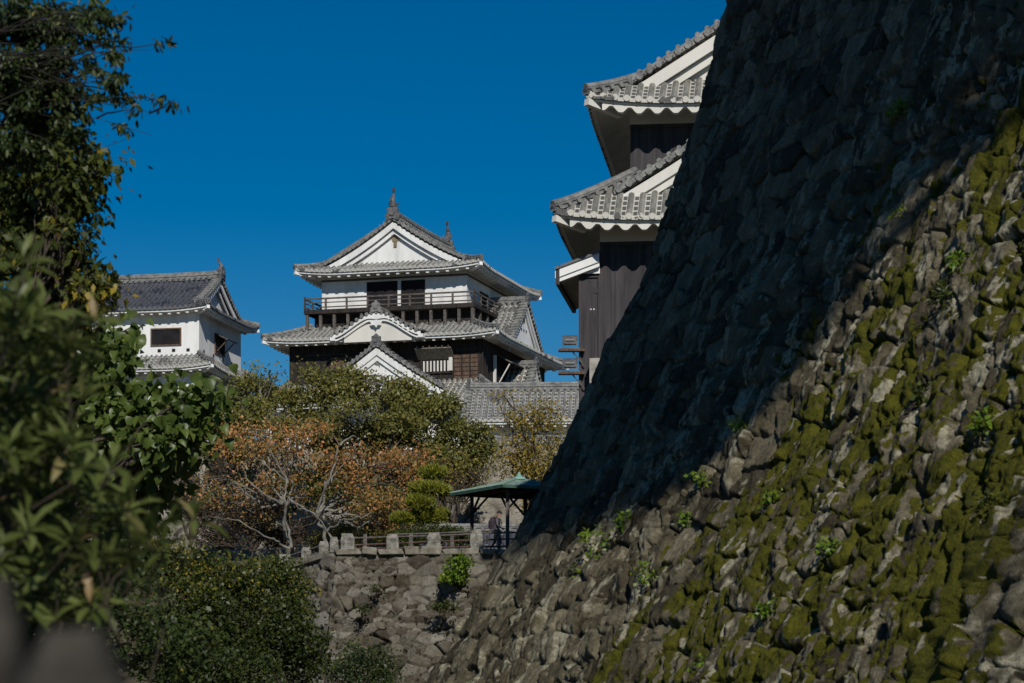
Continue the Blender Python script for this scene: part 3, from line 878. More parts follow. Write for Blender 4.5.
# second storey
SU0, SU1, SV0, SV1 = -11.45, 1.55, -1.6, 13.1
wall_box('second_storey_wall', MAT['wood_dark'], KEEP, SU0, SU1, SV0, SV1, 19.3, 23.25)
lw = wall_box('balcony_base_wall', MAT['wood_dark'], KEEP, TU0 - 0.3, TU1 + 0.3, -0.3, TV1 + 0.3, 23.6, 25.3)  # dark colour here stands in for the shade under the balcony
ms = new_set()
skirt_ring(ms, SU0 - 1.4, SU1 + 1.4, SV0 - 1.4, SV1 + 1.4, 23.35, 2.5, 1.1, 23.15, c=0.25, up=0.2, dent=0.64)
roof2 = finish_roof(ms, KEEP)
# dormer on the right slope of the second roof
ms = new_set()
dormer(ms, (SU1 + 0.75, 5.3), (1, 0), 3.9, 23.35, 3.1, 3.6, c=0.12, hafu=0.26)
d2 = finish_roof(ms, KEEP, name='side_dormer')
mb = MB(); mb.disc((SU1 + 0.80, 5.3, 25.3), (1, 0, 0), 0.17, 0.08, 10)
mb.build('gable_pendant', MAT['wood_brown'], d2)
for dv_k in (-0.55, 0.0, 0.55):
    mb = MB(); mb.box(SU1 + 0.74, SU1 + 0.78, 5.3 + dv_k - 0.07, 5.3 + dv_k + 0.07, 24.55, 24.72); mb.build('loophole', MAT['void'], d2)
# curved karahafu gable on the front of the second roof
KC, KW, KV = -4.95, 2.95, SV0 - 1.78
def kz(x):
    x = np.abs(x) / KW
    return 23.42 + 1.28 * (0.5 + 0.5 * np.cos(np.pi * np.clip(x * 1.03, 0, 1))) ** 0.78 + 0.20 * np.clip(x - 0.88, 0, 1)
kt = MB()
xs = np.linspace(-KW - 0.12, KW + 0.12, 129)
fl = (xs / 0.33) - np.floor(xs / 0.33)
hb = 0.085 * np.sqrt(np.clip(1 - ((fl - .5) / .32) ** 2, 0, 1))
vv_ = np.linspace(KV, KV + 3.4, 12)
kt.grid(np.stack([np.stack([np.full(12, x + KC), vv_, np.full(12, float(kz(np.array(min(abs(x), KW)))) + 0.16 + h_)], -1) for x, h_ in zip(xs, hb)], 0),
        np.stack([np.stack([np.full(12, x / 0.33), (vv_ - KV) / 0.3], -1) for x in xs], 0))
kar = kt.build('curved_gable_roof', MAT['tile'], KEEP, uv=True)
kr = MB()
for x in np.arange(-KW, KW + 0.01, 0.33):
    kr.disc((KC + x, KV - 0.04, float(kz(np.array(abs(x)))) + 0.17), (0, -1, 0), 0.125, 0.3, 9)
ridge_line(kr, [(KC, KV + 0.05 + q, 24.86) for q in np.linspace(0, 2.4, 5)], 0.36, 0.34)
kr.build('ridge_tiles', MAT['ridge'], kar)
ko = MB(); onigawara(ko, (KC, KV, 25.08), (0, -1, 0), 0.95); ko.build('ridge_end_tile', MAT['ridge'], kar)
kf = MB()
x_ = np.linspace(-KW, KW, 61)
top = np.stack([KC + x_, np.full(61, KV + 0.02), kz(x_) + 0.10], -1)
wd = 0.20 + 0.18 * np.exp(-(x_ / 0.5) ** 2)
lo = top - np.stack([0 * x_, 0 * x_, wd], -1)
kf.grid(np.stack([top, lo], 0)); kf.grid(np.stack([lo, lo + [0, 0.18, 0]], 0))
t2 = top + np.array([0, 0.10, -0.30]); l2_ = t2 - np.stack([0 * x_, 0 * x_, wd * 0.5], -1)
kf.grid(np.stack([t2, l2_], 0))
kf.poly([(KC - .42, KV - 0.02, 24.28), (KC, KV - 0.02, 24.38), (KC + .42, KV - 0.02, 24.28), (KC + .28, KV - 0.02, 24.06), (KC + .1, KV - 0.02, 24.02), (KC, KV - 0.02, 23.86), (KC - .1, KV - 0.02, 24.02), (KC - .28, KV - 0.02, 24.06)])
for sg in (-1, 1): kf.box(KC + sg * KW - 0.16, KC + sg * KW + 0.16, KV + 0.0, KV + 0.5, 23.16, 23.38)
kf.build('bargeboard', MAT['plaster'], kar)
kp = MB()
m_ = np.abs(x_) < 2.3
kp.grid(np.stack([np.stack([KC + x_[m_], np.full(m_.sum(), KV + 0.30), kz(x_[m_]) - 0.1], -1), np.stack([KC + x_[m_], np.full(m_.sum(), KV + 0.30), np.full(m_.sum(), 23.05)], -1)], 0))
kp.build('gable_panel', MAT['cream'], kar)
# boards, shutter window and brown planks of the second storey
bt = MB()
battens(bt, (SU0, SV0), (SU1, SV0), 19.4, 23.2, 0.45, 0.06, 0.02)
battens(bt, (SU1, SV0), (SU1, SV1), 19.4, 23.2, 0.45, 0.06, 0.02, (1, 0))
bt.build('boarding_battens', MAT['wood_dark'], KEEP)
bp_ = MB()
bp_.box(-0.35, 1.3, SV0 - 0.05, SV0 - 0.01, 20.55, 22.2); bp_.build('plank_panel', MAT['wood_brown'], KEEP); bp_ = MB(); bp_.box(-8.7, -5.9, SV0 - 0.05, SV0 - 0.01, 20.9, 22.35)
pn = bp_.build('plank_panel', MAT['wood_brown'], KEEP)
bg = MB()
for z in np.arange(20.6, 22.2, 0.27): bg.box(-0.37, 1.32, SV0 - 0.075, SV0 - 0.045, z, z + 0.04)
for u in (-0.38, 0.18, 0.74, 1.30): bg.box(u - .04, u + .04, SV0 - 0.10, SV0 - 0.05, 20.5, 22.25)
for u in np.arange(-8.7, -5.85, 0.4): bg.box(u - .03, u + .03, SV0 - 0.085, SV0 - 0.045, 20.9, 22.35)
bg.box(-11.4, 1.5, SV0 - 0.14, SV0 - 0.02, 20.3, 20.5); bg.box(1.57, 1.70, SV0, SV1, 20.3, 20.5); bg.box(-11.4, 1.5, SV0 - 0.12, SV0 - 0.02, 22.45, 22.6)
bg.build('frame_timber', MAT['wood_dark'], pn)
w = opening(KEEP, -2.45, -0.50, SV0 - 0.05, 21.15, 22.45)
wb = MB()
for i in range(8): wb.box(-2.30 + i * 0.23 - .045, -2.30 + i * 0.23 + .045, SV0 - 0.19, SV0 - 0.09, 21.18, 21.85)
wb.box(-0.62, -0.40, SV0 - 0.24, SV0 - 0.08, 21.2, 22.5)
wb.build('window_bars', MAT['cream'], w)
fl_ = MB(); fl_.obox((-1.5, SV0 - 0.48, 22.28), (1.2, 0, 0), (0, 0.38, -0.30), (0, 0.02, 0.03))
for i in range(6): fl_.obox((-2.55 + i * 0.42, SV0 - 0.50, 22.32), (0.025, 0, 0), (0, 0.42, -0.36), (0, 0.02, 0.03))
fl_.build('window_flap', MAT['flap'], w)
# right side of the second storey: an open bay with a raised shutter and prop
w = opening(KEEP, 1.2, 4.4, SU1 + 0.03, 20.7, 22.3, nrm=(1, 0))
sh = MB(); sh.obox((SU1 + 0.6, 2.8, 22.25), (0.55, 0, -0.30), (0, 1.6, 0), (0.02, 0, 0.03)); sh.build('window_flap', MAT['wood_grey'], w)
pr = MB(); pr.bar((SU1 + 0.15, 1.35, 20.6), (SU1 + 0.95, 1.35, 21.95), 0.07, 0.07); pr.box(SU1 + .05, SU1 + .22, .55, .75, 20.4, 22.4); pr.build('window_bars', MAT['cream'], w)
# first storey roof with a large front gable and a small one on the right
FU0, FU1, FV0, FV1 = -12.6, 2.6, -2.9, 14.4
wall_box('first_storey_wall', MAT['plaster'], KEEP, FU0, FU1, FV0, FV1, 12.0, 18.9)
ms = new_set()
skirt_ring(ms, FU0 - 1.5, FU1 + 1.5, FV0 - 1.5, FV1 + 1.5, 19.0, 2.7, 1.6, 18.8, c=0.25, up=0.35)
roof1 = finish_roof(ms, KEEP, 'tile_pale')
ms = new_set()
tri = dormer(ms, (-4.75, FV0 - 0.75), (0, -1), 4.4, 19.8, 2.85, 2.6, c=0.12, hafu=0.46, oni=1.0)
d1 = finish_roof(ms, KEEP, 'tile_pale', name='front_dormer', white='plaster')
mb = MB(); mb.disc((-4.75, FV0 - 0.82, 21.7), (0, -1, 0), 0.24, 0.1, 14); mb.build('gable_pendant', MAT['ridge'], d1)
ms = new_set()
dormer(ms, (FU1 + 0.6, 4.2), (1, 0), 2.4, 19.7, 2.35, 3.4, c=0.12, hafu=0.30)
d3 = finish_roof(ms, KEEP, 'tile_pale', name='low_side_dormer')
# a small lean-to bay behind the right gable on the sky line
mb = MB(); mb.box(SU1 + 0.1, SU1 + 0.75, 8.3, 9.0, 23.6, 24.9); mb.build('rear_bay', MAT['bronze'], KEEP)
mb = MB(); mb.box(FU0 - 0.4, FU1 + 0.4, FV0 - 0.4, FV1 + 0.4, 5.0, 12.5); mb.build('stone_base', MAT['granite'], KEEP)

# ---------------------------------------------------------------- left turret
TUR = thing('corner_turret', 'two storey white plaster turret with a dark grey tiled roof at the left', 'turret', (-20.66, 165, 0), math.radians(-11.5))
LU, LV = -13.5, 9.05
wall_box('upper_wall', MAT['plaster'], TUR, LU, 0, 0, LV, 23.0, 25.95)
ms = new_set()
zr, ps, en = irimoya(ms, LU - 1.0, 1.0, -1.0, LV + 1.0, 26.1, 2.75, 1.45, 'u', over=1.0, zwall=25.9, c=0.30, up=0.25, dent=0.60, ridge_h=0.42, hafu=0.34)
rt = finish_roof(ms, TUR, 'tile_dark')
shachi('roof_fish', MAT['bronze'], rt, (ps[0][0] - 0.2, ps[0][1], zr + 0.05), (1, 0, 0), 0.5)
shachi('roof_fish', MAT['bronze'], rt, (ps[1][0] + 0.2, ps[1][1], zr + 0.05), (-1, 0, 0), 0.5)
opening(TUR, -3.25, -1.3, 0, 23.85, 24.85, matf='wood_brown')
w = opening(TUR, 3.3, 5.2, 0, 23.75, 24.95, nrm=(1, 0), matf='wood_brown')
mb = MB(); mb.obox((0.50, 4.25, 24.78), (0.46, 0, -0.22), (0, 1.05, 0), (0.02, 0, 0.035)); mb.build('window_flap', MAT['wood_grey'], w)
mb = MB(); mb.bar((0.1, 5.0, 23.85), (0.85, 5.0, 24.6), 0.06, 0.06); mb.bar((0.1, 3.5, 23.85), (0.85, 3.5, 24.6), 0.06, 0.06); mb.build('flap_prop', MAT['wood_brown'], w)
for u in (-2.75, -1.75, -0.75):
    mb = MB(); mb.box(u - .11, u + .11, -0.03, 0.02, 23.36, 23.56); mb.build('loophole', MAT['void'], TUR)
for v in (1.0, 3.0, 5.0, 7.0):
    mb = MB(); mb.box(-0.02, 0.03, v - .11, v + .11, 23.36, 23.56); mb.build('loophole', MAT['void'], TUR)
ms = new_set()
skirt_ring(ms, LU - 1.4, 1.4, -1.4, LV + 1.4, 22.15, 1.4, 0.95, 22.0, c=0.2, up=0.25)
finish_roof(ms, TUR, 'tile', name='lower_roof')
wall_box('lower_wall', MAT['plaster'], TUR, LU - 0.2, 0.2, -0.2, LV + 0.2, 17.0, 22.1)
wall_box('stone_base', MAT['granite'], TUR, LU - 0.6, 0.6, -0.6, LV + 0.6, 8.0, 17.0)

# ---------------------------------------------------------------- connecting gallery in front of the keep
GAL = thing('tiled_gallery', 'long low gallery with a grey tiled roof at the foot of the keep', 'gallery', (1.6, 150, 0), math.radians(-4))
ms = new_set()
g0, g1 = -4.2, 12.0
zfg = prof(16.75, 2.15, 3.0, 0.15)
slope_panel(ms['tiles'], (g0, -3.0), (g1, -3.0), (0, 1), zfg, lambda a, L: 3.0, 0.0, 0.35)
slope_panel(ms['tiles'], (g1, 3.0), (g0, 3.0), (0, -1), zfg, lambda a, L: 3.0, 0.0, 0.35)
eave_under(ms, (g0, -3.0), (g1, -3.0), (0, 1), 16.75, 16.65, 0.9, 0.0)
ridge_line(ms['ridge'].new(), [(q, 0, 18.85) for q in np.linspace(g0, g1, 8)], 0.36, 0.42)
rkp = np.array([(g0, y, float(zfg(np.array(3.0 - abs(y))))) for y in np.concatenate([np.linspace(-3, 0, 9), np.linspace(0, 3, 9)[1:]])])
rake_tiles(ms['verge'].new(), rkp, np.array([-1.0, 0, 0]), 0.36, 0.16)
onigawara(ms['oni'].new(), (g0, 0, 19.1), (-1, 0, 0), 0.9)
finish_roof(ms, GAL, 'tile')
wall_box('upper_wall', MAT['cream'], GAL, g0 + 0.5, g1, -2.1, 2.1, 10, 16.7)
ms = new_set()
slope_panel(ms['tiles'], (g0 + 1.2, -3.6), (g1, -3.6), (0, 1), prof(14.85, 0.85, 1.5, 0.1), lambda a, L: 1.5, 0.0, 0.35, rows=6)
eave_under(ms, (g0 + 1.2, -3.6), (g1, -3.6), (0, 1), 14.85, 14.8, 0.9, 0.0)
ridge_line(ms['ridge'].new(), [(q, -2.15, 15.65) for q in np.linspace(g0 + 1.2, g1, 6)], 0.3, 0.2)
finish_roof(ms, GAL, 'tile', name='lower_roof')
wall_box('boarded_wall', MAT['wood_brown'], GAL, g0 + 1.4, g1, -2.6, -2.2, 9.0, 14.9)

# ---------------------------------------------------------------- dark tower on the right, half behind the rampart
TOW = thing('black_boarded_tower', 'tall black boarded tower with two white eaves rising behind the stone rampart', 'castle tower', (3.81, 80, 0), math.radians(-6.6))
RU, RV = 13.0, 10.5
def scallops(mb, A, B, inward, z, over, size, depth, up, upr=2.2):
    """white wave board below an eave"""
    A, B, inward = np.array(A, float), np.array(B, float), np.array(inward, float)
    L = np.linalg.norm(B - A); e = (B - A) / L
    a = np.linspace(0.5, L - 0.5, int(L / 0.045))
    uz = up * np.clip(1 - np.minimum(a, L - a) / upr, 0, 1) ** 2
    lo = z + uz - 0.16 - depth * np.clip(0.5 + 0.62 * np.cos(2 * np.pi * (a - 0.5) / size), 0, 1) ** 0.8
    xy = A + e * a[:, None] + inward * over
    t = np.concatenate([xy, (z + uz - 0.05)[:, None]], 1); b = np.concatenate([xy, lo[:, None]], 1)
    k = np.array([*(inward * 0.28), 0.0])
    mb.grid(np.stack([t, b], 0)); mb.grid(np.stack([b, b + k], 0))
wall_box('upper_wall', MAT['board_black'], TOW, 0, RU, 0, RV, 11.0, 18.62)
wall_box('upper_wall_band', MAT['cream'], TOW, -0.03, RU + 0.03, -0.03, RV + 0.03, 18.56, 19.1)
ms = new_set()
zr, ps, en = irimoya(ms, -1.32, RU + 1.5, -1.5, RV + 1.5, 18.95, 4.9, 1.7, 'v', over=1.5, zwall=19.12, c=0.03, up=0.26, fascia=0.05, dent=50, pitch=0.365, hafu=0.42, rows=22)
scallops(ms['fascia'], (-1.32, -1.5), (RU + 1.5, -1.5), (0, 1), 18.95 - 0.03, 0.14, 0.58, 0.17, 0.26)
finish_roof(ms, TOW, 'tile_pale', 'cream')
wall_box('lower_wall', MAT['board_black'], TOW, -0.9, RU + 0.9, -0.9, RV + 0.9, 9.0, 14.72)
wall_box('lower_wall_band', MAT['cream'], TOW, -0.93, RU + 0.93, -0.93, RV + 0.93, 14.66, 15.2)
ms = new_set()
skirt_ring(ms, -2.25, RU + 2.5, -2.5, RV + 2.5, 15.12, 2.4, 1.75, 15.22, c=0.0, up=0.24, dent=50, pitch=0.365, fascia=0.05)
scallops(ms['fascia'], (-2.25, -2.5), (RU + 2.5, -2.5), (0, 1), 15.12 - 0.03, 0.14, 0.58, 0.17, 0.24)
finish_roof(ms, TOW, 'tile_pale', 'cream', name='lower_roof')
ms = new_set()
dormer(ms, (4.3, -1.0), (0, -1), 4.75, 16.05, 3.0, 1.6, c=0.12, hafu=0.34, pitch=0.365)
finish_roof(ms, TOW, 'tile_pale', 'cream', name='front_dormer')
bt = MB()
battens(bt, (0, 0), (RU, 0), 14.0, 18.5, 0.46, 0.035, 0.012)
battens(bt, (-0.9, -0.9), (RU + 0.9, -0.9), 9.0, 14.6, 0.46, 0.035, 0.012)
battens(bt, (0, 0), (0, RV), 14.0, 18.5, 0.46, 0.035, 0.012, (-1, 0))
bt.box(-0.03, RU, -0.05, -0.005, 18.45, 18.56); bt.box(-0.93, RU + .9, -0.95, -0.905, 14.55, 14.66)
bt.build('boarding_battens', MAT['board_black'], TOW)
# the little annex with a white bargeboard on its left side
AX = wall_box('annex_wall', MAT['board_black'], TOW, -1.56, -0.9, -0.85, 4.2, 9.0, 13.62)
ab_ = MB()
ab_.box(-1.60, -1.52, -0.90, -0.83, 9.0, 13.66); ab_.box(-1.60, -0.9, -0.91, -0.84, 13.55, 13.68); ab_.box(-0.98, -0.91, -0.93, -0.84, 9.0, 13.6); ab_.box(-1.13, -1.0, -0.87, -0.84, 13.05, 13.25)
ab_.build('frame_timber', MAT['board_black'], AX)
aw = MB()
for u in (-1.22, -1.12): aw.disc((u, -0.86, 12.55), (0, -1, 0), 0.03, 0.03, 8)
aw.build('metal_stud', noise_mat('pale_metal_stud', (0.3, 0.33, 0.36), (0.5, 0.5, 0.55), 5), AX)
ar = MB()
def lean(u): return 14.28 + 0.36 * (u + 0.95)
us = np.linspace(-2.32, -0.92, 8)
ar.grid(np.stack([[(u, v, lean(u) + 0.05) for u in us] for v in np.linspace(-1.3, 4.6, 14)], 0), np.stack([[((v) / 0.3, u / 0.3) for u in us] for v in np.linspace(-1.3, 4.6, 14)], 0))
ar.grid(np.stack([[(u, -1.3, lean(u) + 0.05) for u in us], [(u, -1.3, lean(u) - 0.03) for u in us]], 0))
ar.grid(np.stack([[(-2.32, v, lean(-2.32) + 0.05) for v in np.linspace(-1.3, 4.6, 4)], [(-2.32, v, lean(-2.32) - 0.05) for v in np.linspace(-1.3, 4.6, 4)]], 0))
aro = ar.build('annex_roof', MAT['tile_dark'], TOW, uv=True)
afb = MB()
for (o_, d0, d1) in ((-1.24, 0.02, 0.30), (-1.18, 0.30, 0.44)):
    afb.grid(np.stack([[(u, o_, lean(u) - d0) for u in us], [(u, o_, lean(u) - d1) for u in us], [(u, o_ + 0.1, lean(u) - d1) for u in us]], 0))
afb.poly([(-1.58, -1.0, lean(-1.58) - 0.40), (-0.92, -1.0, lean(-0.92) - 0.40), (-0.92, -1.0, 13.66), (-1.58, -1.0, 13.66)])
afb.build('bargeboard', MAT['plaster'], aro)
afs = MB(); afs.grid(np.stack([[(u, v, min(lean(u) - 0.42, 99)) for u in us] for v in np.linspace(-1.15, 4.6, 6)], 0)); afs.build('soffit', MAT['soffit'], aro)
afe = MB(); afe.box(-2.30, -2.18, -1.24, 4.6, lean(-2.24) - 0.52, lean(-2.24) - 0.03); afe.build('eave_fascia', MAT['board_black'], aro)
sb = MB(); sb.box(-1.2, RU + 1.5, -1.6, RV + 1.5, -1.6, 10.9)
sbo = sb.build('stone_base', MAT['granite'], TOW)

# ---------------------------------------------------------------- floodlights fixed beside the annex
def floodlight(z, label, first=None):
    if first is None:
        r = thing('floodlight', label, 'floodlight', (1.84, 79.2, z), 0, 'floodlights on brackets beside the dark tower')
        mb = MB()
        mb.obox((0, 0, 0.30), (0.24, 0, 0), (0, 0.12, 0.03), (0, -0.02, 0.15)); h = mb.build('lamp_housing', MAT['bronze'], r)
        g = MB(); g.obox((0, -0.14, 0.275), (0.19, 0, 0), (0, 0.012, 0), (0, -0.01, 0.10)); g.build('lamp_glass', noise_mat('lamp_glass', (0.10, 0.11, 0.12), (0.22, 0.23, 0.24), 3, 0.15, spec=0.6), h)
        tube = MB(); tube.tube([(-0.14, -0.165, 0.29), (0.14, -0.165, 0.29)], [0.03, 0.03], 8); tube.build('lamp_bulb', noise_mat('pale_lamp_tube', (0.2, 0.2, 0.2), (0.3, 0.3, 0.3), 3), h)
        y = MB()
        for sx in (-1, 1): y.bar((sx * 0.27, 0, 0.04), (sx * 0.27, 0, 0.40), 0.03, 0.05)
        y.bar((-0.3, 0, 0.05), (0.3, 0, 0.05), 0.05, 0.04); y.build('yoke', MAT['bronze'], r)
        b = MB(); b.box(-0.37, 0.46, -0.16, 0.16, -0.05, 0.02); b.build('platform', MAT['wood_brown'], r)
        s = MB(); s.bar((0.08, 0, -0.06), (0.46, 0, -0.50), 0.035, 0.035); s.build('bracket_strut', MAT['wood_grey'], r)
        return r
    r = first.copy(); COL.objects.link(r); r.location.z = z; r['label'] = label
    for ch in first.children:
        c = ch.copy(); COL.objects.link(c); c.parent = r
        for g in ch.children:
            d = g.copy(); COL.objects.link(d); d.parent = c
    return r
bpy.context.view_layer.update()
f1_ = floodlight((HOR - 350) * 79.2 / F_PX, 'upper floodlight on a bracket beside the black tower wall')
floodlight((HOR - 373) * 79.2 / F_PX, 'lower floodlight on a bracket, just above the gallery ridge', f1_)

# ---------------------------------------------------------------- vegetation
def unit(v): return v / (np.linalg.norm(v, axis=-1, keepdims=True) + 1e-9)

def leaves(rng, pos, axis, nrm, L, W, shape='diamond', curl=0.15):
    """one small bent blade per row; returns verts, faces"""
    n = len(pos)
    axis = unit(axis); nrm = unit(nrm - axis * np.sum(nrm * axis, -1, keepdims=True)); side = np.cross(axis, nrm)
    L = np.broadcast_to(L, (n,))[:, None]; W = np.broadcast_to(W, (n,))[:, None]
    if shape == 'diamond':
        v = np.stack([pos, pos + axis * L * .45 + side * W * .5 + nrm * L * curl * .3, pos + axis * L - nrm * L * curl, pos + axis * L * .45 - side * W * .5 + nrm * L * curl * .3], 1)
        f = np.arange(n * 4).reshape(n, 4)
        return v.reshape(-1, 3), f
    if shape == 'heart':
        prof_ = [(0.0, 0.10), (0.10, 0.50), (0.35, 0.55), (0.70, 0.28), (1.0, 0.02)]
    else:
        prof_ = [(0.0, 0.05), (0.25, 0.34), (0.55, 0.50), (0.82, 0.30), (1.0, 0.02)]
    rows = []
    for t, w in prof_:
        c = pos + axis * L * t + nrm * L * (0.25 * t - 1.1 * t * t) * curl
        rows.append(np.stack([c + side * W * w + nrm * W * w * .45, c, c - side * W * w + nrm * W * w * .45], 1))
    v = np.stack(rows, 1)                       # n, 5, 3, 3
    idx = np.arange(n * 15).reshape(n, 5, 3)
    f = np.stack([idx[:, :-1, :-1], idx[:, :-1, 1:], idx[:, 1:, 1:], idx[:, 1:, :-1]], -1).reshape(-1, 4)
    return v.reshape(-1, 3), f

VPL = {'diamond': 4, 'heart': 15, 'long': 15}
def leaf_mesh(name, rng, pos, axis, nrm, L, W, shape, tint, mat, parent, base, curl=0.15):
    v, f = leaves(rng, pos, axis, nrm, L, W, shape, curl)
    t = np.repeat(tint, VPL[shape])
    return link_mesh(name, mesh_np(name, v - np.asarray(base), [f], attr={'tint': np.stack([t, t, t], -1)}), mat, parent)

def in_lobes(rng, lobes, n, shell=2.2):
    w = np.array([l[3] * l[4] * (l[6] if len(l) > 6 else 1) for l in lobes], float); w /= w.sum()
    k = rng.choice(len(lobes), n, p=w)
    d = unit(rng.normal(size=(n, 3))); r = rng.random(n) ** (1 / shell)
    Lb = np.array([[l[0], l[1], l[2], l[3], l[4], l[5]] for l in lobes], float)
    c = Lb[k, :3] + d * r[:, None] * Lb[k][:, [3, 5, 4]]
    return c, d, k

def px_lobes(spec, Y):
    """(px, py, rx, ry[, dY[, weight]]) in the photograph's pixels -> lobes in metres"""
    out = []
    for s in spec:
        y = Y + (s[4] if len(s) > 4 else 0)
        c = P(s[0], s[1], y); m = y / F_PX
        rx, ry = s[2] * m, s[3] * m
        out.append((c[0], c[1], c[2], rx, ry, max(0.6, 0.8 * (rx + ry) / 2), s[5] if len(s) > 5 else 1))
    return out

def sub_lobes(rng, lobes, n=5):
    out = []
    for l in lobes:
        for q in range(n):
            d = unit(rng.normal(size=3) * [1, 1, .8]); s = rng.uniform(.32, .62)
            out.append((l[0] + d[0] * l[3] * .75, l[1] + d[1] * l[5] * .75, l[2] + d[2] * l[4] * .8, l[3] * s * 1.15, l[4] * s * .75, l[5] * s, l[6] if len(l) > 6 else 1))
    return out

def limb(rng, a, b, r0, r1, sag=0.12, n=7):
    a, b = np.asarray(a, float), np.asarray(b, float)
    t = np.linspace(0, 1, n)[:, None]
    p = a * (1 - t) + b * t
    L = np.linalg.norm(b - a)
    p[:, 2] += (np.sin(t[:, 0] * math.pi) * sag * L)
    j = rng.normal(size=(n, 3)) * L * 0.035; j[0] = 0; j[-1] *= 0.3
    return p + j, r0 * (1 - t[:, 0]) + r1 * t[:, 0]

def tree(name, label, group, base, lobes, clusters, per, spread, L, W, mat, bark, seed, trunk_r=0.2, fork=None, shape='diamond', droop=0.1, tint_fun=None,
         limbs_per=1, twigs=14, twig_r=0.02, shell=2.2, up=0.5, part='crown', category='tree', curl=0.15, tint_spread=0.20, sub=0, limb_r=None):
    rng = np.random.default_rng(seed)
    base = np.asarray(base, float)
    t = thing(name, label, category, base, 0, group)
    leafy = sub_lobes(rng, lobes) if sub else lobes
    c, d, k = in_lobes(rng, leafy, clusters, shell)
    if sub: k = k // sub
    # trunk, limbs and twigs
    mb = MB()
    fork = base + (np.mean([l[:3] for l in lobes], 0) - base) * 0.35 if fork is None else np.asarray(fork, float)
    p, r = limb(rng, base - [0, 0, 0.3], fork, trunk_r, trunk_r * .75, 0.0, 8)
    mb.tube(p - base, r, 9)
    tw = 0
    for i, l in enumerate(lobes):
        for q in range(limbs_per):
            e = np.array(l[:3]) + rng.normal(size=3) * np.array([l[3], l[5], l[4]]) * .35
            p, r = limb(rng, fork, e, limb_r or trunk_r * .62, (limb_r or trunk_r) * .2, 0.05, 9)
            mb.tube(p - base, r, 6)
            own = np.where(k == i)[0]
            for m in rng.permutation(own)[:twigs]:
                s = p[rng.integers(4, 9)]
                pp, rr = limb(rng, s, c[m], twig_r * 1.6, twig_r * .5, 0.06, 5)
                mb.tube(pp - base, rr, 4, cap=False)
    mb.build('trunk', bark, t, smooth=True)
    n = clusters * per
    cc = np.repeat(np.arange(clusters), per)
    size = rng.uniform(0.6, 1.4, clusters)
    pos = c[cc] + rng.normal(size=(n, 3)) * (spread * size[cc])[:, None] * [1, 1, 0.7]
    axis = unit(rng.normal(size=(n, 3)) + d[cc] * 0.8 + [0, 0, -droop * 2])
    nrm = rng.normal(size=(n, 3)) * 0.8 + [0.15, -0.75, up * 1.5]
    tint = np.clip(0.5 + (rng.random(clusters)[cc] - 0.5) * tint_spread * 2 + rng.normal(size=n) * tint_spread * .7, 0, 1)
    if tint_fun is not None: tint = np.clip(tint_fun(pos, tint, rng), 0, 1)
    sc = rng.uniform(0.65, 1.25, n)
    leaf_mesh(part, rng, pos, axis, nrm, L * sc, W * sc, shape, tint, mat, t, base, curl)
    return t

BARK = noise_mat('brown_bark', (0.035, 0.028, 0.02), (0.10, 0.08, 0.06), 3, 0.9, 0.5, 12)
BARK_DARK = noise_mat('dark_twig', (0.012, 0.010, 0.008), (0.03, 0.025, 0.02), 5, 0.9)
BARK_PALE = noise_mat('pale_grey_bark', (0.09, 0.085, 0.07), (0.26, 0.25, 0.215), 2.5, 0.9, 0.4, 10)
G_MID = leaf_mat('olive_leaf', [(0.0, (0.026, 0.032, 0.008)), (0.45, (0.066, 0.068, 0.016)), (0.8, (0.105, 0.100, 0.026)), (1.0, (0.16, 0.11, 0.03))], gain=2.15)
G_ORANGE = leaf_mat('autumn_cherry_leaf', [(0.0, (0.05, 0.052, 0.016)), (0.35, (0.115, 0.090, 0.024)), (0.65, (0.215, 0.112, 0.034)), (1.0, (0.30, 0.135, 0.052))], gain=1.95)
G_YEL = leaf_mat('yellowing_leaf', [(0.0, (0.06, 0.055, 0.014)), (0.5, (0.16, 0.125, 0.02)), (1.0, (0.30, 0.20, 0.03))])
G_BIG = leaf_mat('broad_green_leaf', [(0.0, (0.022, 0.036, 0.008)), (0.5, (0.055, 0.080, 0.016)), (0.93, (0.09, 0.115, 0.024)), (1.0, (0.22, 0.19, 0.02))], rough=0.4)
G_LONG = leaf_mat('long_olive_leaf', [(0.0, (0.020, 0.028, 0.006)), (0.5, (0.052, 0.066, 0.016)), (0.9, (0.09, 0.105, 0.032)), (1.0, (0.16, 0.11, 0.05))], rough=0.42, spec=0.3, gain=1.9)
G_DARK = leaf_mat('dark_green_leaf', [(0.0, (0.010, 0.018, 0.005)), (0.5, (0.024, 0.038, 0.010)), (0.9, (0.050, 0.066, 0.014)), (1.0, (0.15, 0.12, 0.02))])
G_BUSH = leaf_mat('bush_leaf', [(0.0, (0.012, 0.020, 0.004)), (0.5, (0.036, 0.050, 0.009)), (0.9, (0.075, 0.085, 0.014)), (1.0, (0.24, 0.18, 0.02))], gain=1.35)
G_PINE = leaf_mat('pine_needle', [(0.0, (0.03, 0.05, 0.010)), (0.5, (0.12, 0.13, 0.016)), (1.0, (0.22, 0.21, 0.02))], trans=0.15)
G_TWIG = leaf_mat('withered_leaf', [(0.0, (0.05, 0.038, 0.022)), (0.6, (0.10, 0.07, 0.04)), (1.0, (0.16, 0.09, 0.04))])
G_LIME = leaf_mat('bright_green_leaf', [(0.0, (0.07, 0.13, 0.012)), (0.5, (0.13, 0.22, 0.018)), (1.0, (0.24, 0.28, 0.02))], gain=0.95)

